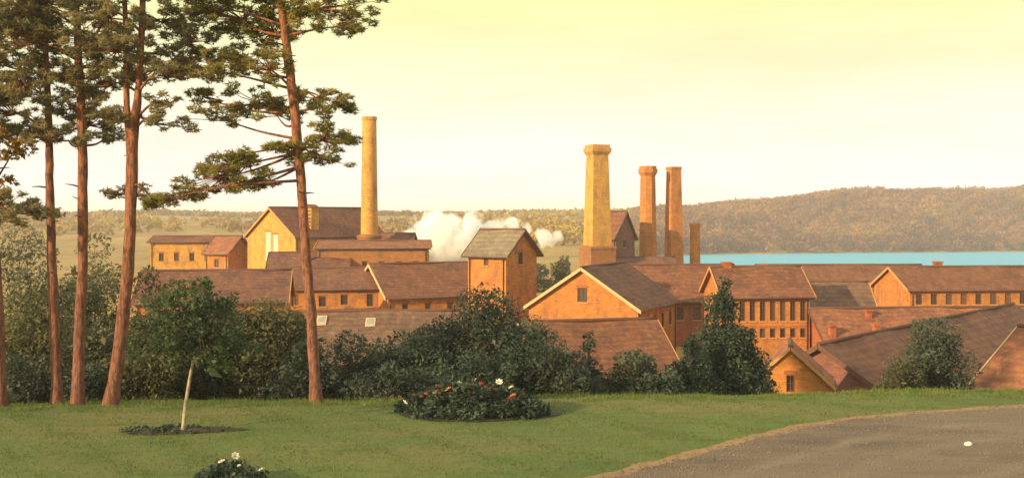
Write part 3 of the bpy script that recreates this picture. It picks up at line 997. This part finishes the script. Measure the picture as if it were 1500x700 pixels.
# ------------------------------------------------------------------ chimneys
def stack(label, px, py_top, Y, w_top, w_bot, sides, rot, mat, cap=True, plinth=None):
    b0 = on_ground(px, Y)
    h = at(px, py_top, Y).z - b0.z
    t = thing('chimney_stack', label, 'chimney', b0, 0, 'factory chimney stacks')
    k = 1 / math.cos(math.pi / sides)
    def ring(w, z):
        r = w / 2 * (k if sides <= 8 else 1)
        return [(r * math.cos(rot + 2 * math.pi * j / sides), r * math.sin(rot + 2 * math.pi * j / sides), z) for j in range(sides)]
    wid = lambda z: w_bot + (w_top - w_bot) * z / h
    mb = MB()
    zs = np.linspace(-0.4, h, 14)
    mb.rings([ring(wid(max(z, 0)), z) for z in zs])
    sh = link('shaft', mb.mesh('shaft', sides > 8), M[mat], t)
    if plinth:
        pw, ph = plinth
        mp = MB()
        mp.rings([ring(pw, -0.4), ring(pw, ph - 0.6), ring(pw + 0.3, ph - 0.55), ring(pw + 0.3, ph - 0.2), ring(wid(ph) + 0.15, ph)])
        link('plinth', mp.mesh('plinth', False), M['brick_brown'], t)
    if cap:
        mc = MB()
        e = w_top * 0.14
        mc.rings([ring(w_top + 0.06, h - 1.9), ring(w_top + e, h - 1.6), ring(w_top + 2.2 * e, h - 1.2), ring(w_top + 2.4 * e, h - 0.55), ring(w_top + 1.3 * e, h - 0.5), ring(w_top + 1.3 * e, h + 0.05)])
        link('cap', mc.mesh('cap', False), M[mat], t)
    else:
        mc = MB()
        mc.rings([ring(w_top + 0.12, h - 0.5), ring(w_top + 0.22, h - 0.4), ring(w_top + 0.22, h + 0.05)])
        link('cap', mc.mesh('cap', False), M[mat], t)
    mf = MB()
    mf.rings([ring(w_top * 0.72, h + 0.056), ring(w_top * 0.72, h + 0.075)])
    link('flue', mf.mesh('flue', False), M['soot'], t)
    return t

stack('slim tapering round chimney without a cap, paler than the others', 541, 172, 180, 2.3, 3.2, 24, 0, 'brick_yellow', cap=False, plinth=(3.9, 13.2))
stack('tallest yellow square chimney with a broad cap, beside the dark gable', 875, 213, 200, 2.9, 4.4, 4, R(45 + 22), 'brick_yellow', plinth=(5.0, 10.8))
stack('shorter orange chimney with a flared cap, one of a pair', 949, 244, 215, 2.7, 3.6, 8, R(22.5), 'brick_orange')
stack('plain orange chimney without a cap, next to the flared one', 987, 245, 217, 2.1, 3.1, 4, R(45 + 20), 'brick_orange', cap=False)
stack('little squat chimney standing alone before the lake', 1018, 328, 220, 1.45, 1.75, 4, R(45 + 18), 'brick_orange', cap=False)

# ------------------------------------------------------------------ steam
def steam(label, px, py, Y, puffs, dens, seed):
    """one body of vapour: a closed domain round it, density from billows and noise"""
    c = at(px, py, Y)
    k = Y / F
    P_ = [((x - px) * k, random.uniform(-1.2, 1.2), (py - 7 - y) * k if r > 12 else (py - 3 - y) * k, r * k * 1.22) for x, y, r in puffs]
    ex = max(abs(p[0]) + 1.6 * p[3] for p in P_) * 1.15
    ey = max(abs(p[1]) + 1.6 * p[3] for p in P_) * 1.15
    ez = max(abs(p[2]) + 1.6 * p[3] for p in P_) * 1.15
    vv_, ff_ = ico(3)
    t = mesh_np('steam', [(x * ex, y * ey, z * ez) for x, y, z in vv_], ff_, True)
    o = link('steam_cloud', t, None, None, c)
    m = bpy.data.materials.new('steam')
    m.use_nodes = True
    nt = m.node_tree
    nt.nodes.clear()
    ou = nt.nodes.new('ShaderNodeOutputMaterial')
    pv = nt.nodes.new('ShaderNodeVolumePrincipled')
    pv.inputs['Color'].default_value = (1.0, 1.0, 1.0, 1)
    tcn = nt.nodes.new('ShaderNodeTexCoord')
    src = tcn.outputs['Object']
    last = None
    for (x, y, z, r) in P_:
        d = nt.nodes.new('ShaderNodeVectorMath')
        d.operation = 'DISTANCE'
        d.inputs[1].default_value = (x, y, z)
        nt.links.new(src, d.inputs[0])
        q = nt.nodes.new('ShaderNodeMath')
        q.operation = 'DIVIDE'
        q.inputs[1].default_value = r
        nt.links.new(d.outputs['Value'], q.inputs[0])
        if last is None:
            last = q.outputs[0]
        else:
            mn = nt.nodes.new('ShaderNodeMath')
            mn.operation = 'SMOOTH_MIN'
            mn.inputs[2].default_value = 0.4
            nt.links.new(last, mn.inputs[0])
            nt.links.new(q.outputs[0], mn.inputs[1])
            last = mn.outputs[0]
    n1 = nt.nodes.new('ShaderNodeTexNoise')
    n1.inputs['Scale'].default_value = 0.42
    n1.inputs['Detail'].default_value = 6
    n1.inputs['Roughness'].default_value = 0.6
    mp = nt.nodes.new('ShaderNodeMapping')
    mp.inputs['Location'].default_value = (seed, seed, 0)
    nt.links.new(src, mp.inputs[0])
    nt.links.new(mp.outputs[0], n1.inputs['Vector'])
    a = nt.nodes.new('ShaderNodeMath')
    a.operation = 'MULTIPLY_ADD'
    a.inputs[1].default_value = 2.6
    nt.links.new(n1.outputs[0], a.inputs[0])
    s_ = nt.nodes.new('ShaderNodeMath')
    s_.operation = 'MULTIPLY'
    s_.inputs[1].default_value = -1.0
    nt.links.new(last, s_.inputs[0])
    nt.links.new(s_.outputs[0], a.inputs[2])
    mr = nt.nodes.new('ShaderNodeMapRange')
    mr.inputs[1].default_value = 0.34
    mr.inputs[2].default_value = 0.56
    mr.inputs[3].default_value = 0.0
    mr.inputs[4].default_value = dens
    nt.links.new(a.outputs[0], mr.inputs[0])
    nt.links.new(mr.outputs[0], pv.inputs['Density'])
    nt.links.new(pv.outputs[0], ou.inputs['Volume'])
    t.materials.append(m)
    return tag(o, label, 'steam', None, 'stuff')

def ico(sub):
    import bmesh
    bm = bmesh.new()
    bmesh.ops.create_icosphere(bm, subdivisions=sub, radius=1.0)
    v = [tuple(x.co) for x in bm.verts]
    f = [[q.index for q in x.verts] for x in bm.faces]
    bm.free()
    return v, f
steam('big white cloud of steam rising behind the tower house', 675, 355, 196, [(640, 332, 26), (690, 327, 20), (614, 346, 17), (665, 352, 26), (724, 331, 15), (752, 327, 11), (772, 331, 7), (650, 372, 16), (692, 362, 20), (598, 350, 11), (660, 322, 14)], 1.8, 3.0)
steam('small wisp of white steam left of the tallest chimney', 803, 345, 215, [(800, 346, 12), (816, 343, 9), (790, 340, 7)], 0.8, 9.0)

# ------------------------------------------------------------------ trees and bushes by the lawn
G1 = 'dark shrubs forming the hedge'
hedge = [  # px, top row, depth, width px, material
    (225, 440, 43, 125, 'leaf_olive', 'olive shrub with brownish tips between the forked pine and the sapling'),
    (300, 420, 44.5, 165, 'leaf_dark', 'dark rounded shrub right behind the pale-stemmed sapling'),
    (385, 425, 44, 145, 'leaf_olive', 'olive-green shrub left of the leaning pine'),
    (440, 495, 41, 90, 'leaf_dark', 'low dark shrub at the foot of the leaning pine'),
    (520, 482, 43, 135, 'leaf_dark', 'dark shrub just right of the leaning pine'),
    (600, 474, 44, 135, 'leaf_garden', 'dark shrub before the long dark-roofed shed'),
    (655, 446, 45, 120, 'leaf_dark', 'dark shrub under the tower house, left of the tallest one'),
    (716, 432, 45, 130, 'leaf_dark', 'tallest dark shrub of the hedge, below the tower house'),
    (780, 462, 43.5, 115, 'leaf_garden', 'dark shrub under the left end of the broad gable'),
    (700, 512, 41, 150, 'leaf_garden', 'low dark shrub behind the flower bed'),
    (575, 530, 40.5, 140, 'leaf_dark', 'low dark shrub between leaning pine and flower bed'),
    (820, 508, 42, 125, 'leaf_dark', 'low dark shrub between the flower bed and the small fir'),
    (945, 512, 43, 125, 'leaf_garden', 'low dark shrub between the small fir and the big fir'),
]
for (px, pt, Y, w, mt, lb) in hedge:
    bush('shrub', lb, 'shrub', px, pt, Y, w * 1.12, mt, n=50, per=640, size=0.064, group=G1)
bush('fir_tree', 'small dark fir before the rust-brown roof', 'tree', 862, 484, 44, 95, 'leaf_spruce', n=60, per=800, size=0.055, shape='cone', group='firs below the lawn')
bush('fir_tree', 'big dark fir before the hall with tall windows', 'tree', 1060, 408, 46, 150, 'leaf_spruce', n=130, per=900, size=0.062, shape='cone', group='firs below the lawn')
bush('fir_tree', 'squat dark bushy fir left against the big fir', 'tree', 1010, 490, 44, 110, 'leaf_spruce', n=60, per=800, size=0.06, shape='cone', group='firs below the lawn')
bush('shrub', 'dark green shrub before the great dark shed', 'shrub', 1372, 468, 46, 105, 'leaf_dark', n=40, per=560, size=0.062)
bush('shrub', 'low brownish shrub beside the dark green one by the great shed', 'shrub', 1320, 520, 44, 80, 'leaf_olive', n=26, per=520, size=0.06)
left = [
    (30, 335, 48, 130, 'leaf_pale', 'pale green bush between the two outermost pines'),
    (105, 345, 50, 120, 'leaf_pale', 'pale green bush behind the straight pine'),
    (150, 330, 53, 90, 'leaf_olive', 'tall olive bush showing left of the forked pine'),
    (225, 362, 52, 80, 'leaf_olive', 'olive bush right of the forked pine before the yellow wing'),
    (60, 430, 44, 140, 'leaf_olive', 'olive undergrowth between the slim pine and the outermost pine'),
    (140, 440, 43, 100, 'leaf_pale', 'pale undergrowth between the straight and the forked pine'),
    (40, 520, 40, 110, 'leaf_dark', 'dark low bush at the foot of the slim pine'),
    (205, 505, 40.5, 80, 'leaf_olive', 'olive low bush at the foot of the forked pine'),
    (140, 530, 40, 80, 'leaf_dark', 'dark low bush between the foot of the straight and the forked pine'),
]
for (px, pt, Y, w, mt, lb) in left:
    bush('shrub', lb, 'shrub', px, pt, Y, w * 1.1, mt, n=40, per=480, size=0.068, group='undergrowth among the pines')

def tree(label, px, Y, trunk_top_py, clumps_px, mat, tw=0.22, size=0.11, per=260, bark='bark_dark', name='tree', flat=0.8):
    b0 = on_ground(px, Y)
    t = thing(name, label, 'tree', b0)
    zt = at(px, trunk_top_py, Y).z - b0.z
    mb = MB()
    mb.tube([(0, 0, -0.4), (0.05, 0, zt * 0.4), (-0.05, 0.05, zt * 0.75), (0, 0, zt)], [tw * 1.3, tw, tw * 0.7, tw * 0.3], 9)
    cl = []
    for (cx, cyy, rx, ry) in clumps_px:
        c = at(cx, cyy, Y) - b0
        rm, ryy = rx / F * Y, ry / F * Y
        for _ in range(max(5, int(10 * rm))):
            q = Vector((random.gauss(0, 0.45) * rm, random.gauss(0, 0.5) * rm, random.gauss(0, 0.45) * ryy))
            cl.append((c.x + q.x, c.y + q.y, c.z + q.z, ryy * random.uniform(0.35, 0.7), random.uniform(0.15, 0.85)))
        mb.tube([(0, 0, zt * 0.55), ((c.x) * 0.5, 0, (c.z + zt * 0.6) / 2), (c.x, c.y, c.z)], [tw * 0.4, tw * 0.25, 0.02], 6)
    link('trunk', mb.mesh('trunk', True), M[bark], t)
    foliage('crown', cl, per, size, M[mat], t, flat)
    return t
tree('golden-leaved tree reaching in beside the outermost pine', -60, 40, 190, [(-10, 195, 45, 24), (20, 222, 26, 15), (-50, 240, 55, 35), (-70, 160, 60, 35), (5, 268, 40, 13), (8, 190, 26, 14)], 'leaf_gold', per=620, size=0.085)
# trees in the works and beyond
for (px, pt, Y, w, mt, lb) in [
    (792, 372, 235, 36, 'leaf_olive', 'small roundish tree right of the tower house roof'),
    (822, 374, 240, 34, 'leaf_olive', 'small roundish tree left of the tallest chimney foot'),
    (600, 344, 250, 30, 'leaf_olive', 'small tree by the left edge of the steam')]:
    bush('tree', lb, 'tree', px, pt, Y, w, mt, n=26, per=34, size=0.34, group='small trees beyond the works')

# sapling
b0 = on_ground(268, 30.6)
sp = thing('sapling', 'young sapling with a pale slanting stem and dark crown on the lawn', 'tree', b0)
sc = lambda px, py: at(px, py, 30.6) - b0
mb = MB()
st = [Vector((0, 0, -0.1)), sc(271, 600), sc(277, 560), sc(285, 515), sc(288, 470), sc(290, 430)]
mb.tube(resample(st, 20), list(np.interp(np.linspace(0, 1, 20), [0, 0.5, 1], [0.06, 0.042, 0.012])), 9)
crown = []
tw = MB()
for (cx, cyy, rx, ry) in [(285, 425, 34, 18), (255, 450, 34, 18), (318, 452, 32, 18), (285, 470, 45, 20), (240, 485, 30, 16), (330, 488, 34, 16), (292, 505, 40, 14), (225, 505, 28, 14), (345, 515, 26, 12), (262, 520, 26, 12), (312, 528, 26, 10)]:
    c = sc(cx, cyy)
    for _ in range(7):
        q = Vector((random.uniform(-1, 1) * rx, random.uniform(-1, 1) * rx, random.uniform(-1, 1) * ry)) / F * 30.6
        crown.append((c.x + q.x, q.y, c.z + q.z, random.uniform(0.16, 0.36), random.uniform(0.1, 0.8)))
        tw.tube([st[3].lerp(st[5], random.random()), c + q], [0.018, 0.006], 5, False)
link('trunk', mb.mesh('trunk', True), M['bark_birch'], sp)
link('twigs', tw.mesh('twigs', True), M['bark_dark'], sp)
foliage('crown', crown, 1300, 0.052, M['leaf_sapling'], sp)

def patch(name, label, cat, px, Y, rx, ry, leafmat, h, n, size, soil=True):
    b0 = on_ground(px, Y)
    t = thing(name, label, cat, b0)
    mb = MB()
    N = 40
    rim = []
    for j in range(N):
        a = 2 * math.pi * j / N
        k = 1 + 0.10 * math.sin(3 * a + 1) + random.uniform(-0.05, 0.05)
        x, y = rx * k * math.cos(a), ry * k * math.sin(a)
        rim.append((x, y, gz(b0.x + x, b0.y + y) - b0.z + 0.02))
    mb.v = rim + [(q[0] * 0.6, q[1] * 0.6, q[2] + 0.06) for q in rim] + [(0, 0, 0.09)]
    for j in range(N):
        mb.f.append([j, (j + 1) % N, N + (j + 1) % N, N + j])
        mb.f.append([N + j, N + (j + 1) % N, 2 * N])
    link('soil', mb.mesh('soil', True), M['soil'], t)
    cl = []
    for _ in range(n):
        a, r = random.uniform(0, 6.283), math.sqrt(random.random())
        x, y = rx * 0.92 * r * math.cos(a), ry * 0.92 * r * math.sin(a)
        hh = h * (1 - 0.75 * r * r) * random.uniform(0.5, 1.05)
        rr = random.uniform(0.10, 0.2) * (0.5 + h)
        cl.append((x, y, max(rr * 0.5, hh - rr * 0.5), rr, random.uniform(0.1, 0.8)))
        if hh > 0.4:
            cl.append((x, y, hh * 0.4, rr, random.uniform(0.1, 0.6)))
    foliage('foliage', cl, 1500, size, M[leafmat], t)
    return t, cl
patch('ground_cover', 'dark low plants round the foot of the pale-stemmed sapling', 'plants', 262, 30.8, 1.75, 0.45, 'leaf_garden', 0.14, 90, 0.05)

def blossom_mesh(mat, r):
    mb = MB()
    for ring_, (n, tilt, rr) in enumerate(((7, 0.35, r), (6, 0.8, r * 0.75), (4, 1.25, r * 0.5))):
        for j in range(n):
            a = 2 * math.pi * j / n + ring_ * 0.4
            d = Vector((math.cos(a) * math.cos(tilt), math.sin(a) * math.cos(tilt), math.sin(tilt)))
            s = Vector((-math.sin(a), math.cos(a), 0)) * rr * 0.38
            mb.poly([(0, 0, 0), d * rr * 0.6 - s, d * rr + Vector((0, 0, 0.1 * rr)), d * rr * 0.6 + s])
    me = mb.mesh('blossom')
    me.materials.append(M[mat])
    return me
BL = {k: blossom_mesh('petal_' + k, 0.12) for k in ('white', 'pink', 'red', 'orange')}
def blossoms(t, pts):
    for (x, y, z, k, s) in pts:
        o = link('blossom', BL[k], None, t, (x, y, z))
        o.scale = (s, s, s)
        o.rotation_euler = (random.uniform(0.2, 0.9), random.uniform(-0.4, 0.4), random.uniform(0, 6))
fb, cl = patch('flower_bed', 'oval bed of dark bushes with white, pink and red flowers on the lawn', 'flower bed', 690, 33.6, 2.45, 1.3, 'leaf_garden', 1.05, 170, 0.06)
fpts = []
def bed(px, py, k, s, Yd=33.2):
    c = at(px, py, Yd) - fb.location
    fpts.append((c.x, c.y, c.z, k, s))
for px, py, k, s in [(673, 563, 'white', 1.3), (731, 560, 'white', 1.3), (717, 577, 'white', 1.1), (749, 568, 'white', 1.0), (697, 556, 'white', 0.7), (593, 590, 'white', 1.2), (697, 580, 'white', 0.8), (679, 587, 'white', 0.7), (636, 576, 'white', 0.7),
                     (625, 578, 'orange', 1.2), (640, 575, 'orange', 1.1), (657, 571, 'pink', 1.3), (648, 573, 'orange', 0.9), (618, 582, 'pink', 0.9), (585, 582, 'orange', 0.8), (575, 586, 'orange', 0.7),
                     (705, 563, 'red', 1.1), (712, 568, 'red', 1.0), (690, 570, 'red', 0.9), (665, 576, 'red', 0.9), (641, 566, 'red', 0.8), (752, 580, 'orange', 1.1), (760, 584, 'orange', 0.9), (745, 584, 'red', 0.8), (768, 578, 'red', 0.7), (724, 571, 'red', 0.9), (606, 579, 'red', 0.7), (738, 563, 'red', 0.7), (684, 562, 'pink', 0.7)]:
    bed(px, py, k, s * 0.85)
blossoms(fb, fpts)
fp, cl = patch('flower_clump', 'small dark flower clump with three cream flowers on the lawn', 'flower clump', 338, 25.0, 0.85, 0.6, 'leaf_garden', 0.55, 60, 0.045)
fpts = []
for px, py, s in [(325, 677, 1.0), (344, 668, 1.1), (383, 689, 1.0), (350, 682, 0.5)]:
    c = at(px, py, 24.8) - fp.location
    fpts.append((c.x, c.y, c.z, 'white', s * 0.85))
blossoms(fp, fpts)

# white stone on the drive
import bmesh
Y = 6.0 * F / (653 - HOR)
p = on_ground(1418, Y)
vv, ff = ico(2)
vv = [(x * 0.11 * (1 + 0.15 * math.sin(5 * y + 3)), y * 0.09, z * 0.065 * (1 + 0.2 * math.sin(4 * x))) for x, y, z in vv]
tag(link('stone', mesh_np('stone', vv, ff, True), M['trim_white'], None, (p.x, p.y, p.z + 0.06)), 'small white stone lying on the gravel drive', 'stone')

# grass blades on the lawn
n = 150000
gx = RNG.uniform(-22, 22, n)
gy = RNG.uniform(23, 44, n) 
ed = np.array([(e.x, e.y) for e in edge])
dm = np.full(n, 1e9)
side = np.zeros(n)
for k in range(0, len(ed) - 1):
    d = ed[k + 1] - ed[k]
    d = d / np.linalg.norm(d)
    rel = np.stack([gx - ed[k][0], gy - ed[k][1]], -1)
    dist = np.hypot(rel[:, 0], rel[:, 1])
    sg = rel[:, 0] * d[1] - rel[:, 1] * d[0]
    upd = dist < dm
    dm[upd] = dist[upd]
    side[upd] = sg[upd]
keep = (side < 0.03) & (np.abs(gx) < 0.5 * gy + 1)
gx, gy = gx[keep], gy[keep]
n = len(gx)
p0 = np.stack([gx, gy, ground_z(gx, gy) - 0.01], -1)
d = rand_dirs(n)
d[:, 2] = np.abs(d[:, 2]) + 0.9
d /= np.linalg.norm(d, axis=1, keepdims=True)
w = np.stack([RNG.normal(size=n), RNG.normal(size=n), np.zeros(n)], -1)
w /= np.linalg.norm(w, axis=1, keepdims=True)
hh = (RNG.uniform(0.03, 0.075, n) * (1 + 0.6 * np.sin(gx * 1.3 + gy) ** 4))[:, None]
v = np.stack([p0 - w * 0.013, p0 + w * 0.013, p0 + d * hh], 1).reshape(-1, 3)
tn = np.clip(0.45 + 0.22 * np.sin(gx * 0.7 + 0.5 * np.sin(gy)) * np.sin(gy * 0.9) + RNG.normal(0, 0.16, n), 0, 1)
tag(link('grass', mesh_np('grass', v, np.arange(3 * n).reshape(-1, 3), False, np.repeat(tn, 3)), M['grass']), 'short grass covering the lawn', 'grass', None, 'stuff')

# rougher grass along the brow, in clumps
n = 26000
cx = RNG.uniform(-24, 24, 420)
ci = RNG.integers(0, 420, n)
gx = cx[ci] + RNG.normal(0, 0.22, n)
gy = 36.2 + 0.085 * gx + RNG.uniform(-0.6, 4.0, 420)[ci] + RNG.normal(0, 0.2, n)
p0 = np.stack([gx, gy, ground_z(gx, gy) - 0.01], -1)
d = rand_dirs(n)
d[:, 2] = np.abs(d[:, 2]) + 0.8
d /= np.linalg.norm(d, axis=1, keepdims=True)
w = np.stack([RNG.normal(size=n), RNG.normal(size=n), np.zeros(n)], -1)
w /= np.linalg.norm(w, axis=1, keepdims=True)
hh = (RNG.uniform(0.08, 0.26, n) * RNG.uniform(0.4, 1.1, 420)[ci])[:, None]
v = np.stack([p0 - w * 0.012, p0 + w * 0.012, p0 + d * hh], 1).reshape(-1, 3)
tn = np.clip(RNG.uniform(0.3, 0.9, 420)[ci] + RNG.normal(0, 0.12, n), 0, 1)
tag(link('tall_grass', mesh_np('tall_grass', v, np.arange(3 * n).reshape(-1, 3), False, np.repeat(tn, 3)), M['grass']), 'rough taller grass tufts along the lawn edge under the pines and hedge', 'grass', None, 'stuff')

# loose gravel on the drive
n = 9000
ke = RNG.integers(15, 100, n)
ev = np.array([(e.x, e.y) for e in edge])
dv = ev[np.minimum(ke + 1, len(ev) - 1)] - ev[ke - 1]
dv /= np.linalg.norm(dv, axis=1, keepdims=True)
of = 0.3 + 9.5 * RNG.uniform(0, 1, n) ** 1.3
q = ev[ke] + np.stack([dv[:, 1], -dv[:, 0]], -1) * of[:, None] + RNG.normal(0, 0.2, (n, 2))
sz = RNG.uniform(0.012, 0.035, n)
oc = np.array([(1, 0, 0), (0, 1, 0), (-1, 0, 0), (0, -1, 0), (0, 0, 0.7), (0, 0, -0.7)])
ofc = np.array([(0, 1, 4), (1, 2, 4), (2, 3, 4), (3, 0, 4), (1, 0, 5), (2, 1, 5), (3, 2, 5), (0, 3, 5)])
c3 = np.stack([q[:, 0], q[:, 1], ground_z(q[:, 0], q[:, 1]) + 0.03], -1)
v = (c3[:, None, :] + oc[None] * sz[:, None, None] * RNG.uniform(0.7, 1.3, (n, 6, 1))).reshape(-1, 3)
f = (ofc[None] + 6 * np.arange(n)[:, None, None]).reshape(-1, 3)
M['pebble'] = plain_mat('pebble', (0.19, 0.15, 0.12), 0.35, 1.5, 0.9)
tag(link('gravel', mesh_np('gravel', v, f), M['pebble']), 'loose gravel scattered over the drive', 'gravel', None, 'stuff')

# ------------------------------------------------------------------ far woods (read as one mass)
def wood(name, label, pos, rad, per, size, mat, tint):
    n = len(pos)
    P = np.repeat(pos, per, 0)
    rr = np.repeat(rad, per)
    d = rand_dirs(n * per)
    d[:, 2] = np.abs(d[:, 2]) * 1.1 - 0.15
    q = P + d * (rr * RNG.uniform(0.6, 1.0, n * per))[:, None] * np.array([1, 1, 1.15])
    q[:, 2] += rr * 0.40
    t = np.clip(np.repeat(tint, per) + RNG.normal(0, 0.05, n * per), 0, 1)
    v, f, tt = leaf_quads(q, size, t)
    return tag(link(name, mesh_np(name, v, f, False, tt), M[mat]), label, 'wood', None, 'stuff')
def scatter(n, a0, a1, y0, y1, cond=None):
    y = np.sqrt(RNG.uniform(y0 ** 2, y1 ** 2, n))
    a = RNG.uniform(a0, a1, n)
    x = a * y
    z = ground_z(x, y)
    k = np.ones(n, bool) if cond is None else cond(x, y, z, a)
    return np.stack([x, y, z], -1)[k]
p = scatter(6200, 0.11, 0.56, 800, 1330, lambda x, y, z, a: z > -13.7)
tn = 0.48 + 0.3 * np.sin(p[:, 0] * 0.035 + 0.6 * np.sin(p[:, 1] * 0.02)) * np.sin(p[:, 1] * 0.03) + RNG.normal(0, 0.24, len(p))
low = p[:, 2] < -7
tn[low] -= 0.34
wood('hillside_wood', 'ochre wood covering the hill beyond the lake', p, RNG.uniform(2.8, 7.5, len(p)), 80, 1.05, 'wood_hill', tn)
p = scatter(5200, -0.62, 0.13, 520, 1350, lambda x, y, z, a: (np.sin(x * 0.013 + 1) + np.sin(y * 0.012 + x * 0.004) + RNG.normal(0, 0.6, len(x)) > 0.35) | (y > 1130))
tn = 0.55 + 0.2 * np.sin(p[:, 0] * 0.02 + 1) + RNG.normal(0, 0.16, len(p)) - 0.3 * (p[:, 1] > 1100)
wood('far_wood', 'golden wood on the flat land behind the works', p, RNG.uniform(2.6, 5.0, len(p)), 40, 1.4, 'wood_far', tn)

# ------------------------------------------------------------------ air
HAZE = 0.00027
mh = bpy.data.materials.new('haze')
mh.use_nodes = True
nt = mh.node_tree
nt.nodes.clear()
ou = nt.nodes.new('ShaderNodeOutputMaterial')
pv = nt.nodes.new('ShaderNodeVolumePrincipled')
pv.inputs['Color'].default_value = (0.94, 0.96, 1.0, 1)
pv.inputs['Density'].default_value = HAZE
nt.links.new(pv.outputs[0], ou.inputs['Volume'])
if HAZE > 0:
    mb = MB()
    mb.box((0, 6000, 20), (24000, 12800, 90))
    tag(link('haze', mb.mesh('haze'), mh), 'thin warm haze over the whole valley', 'haze', None, 'stuff')
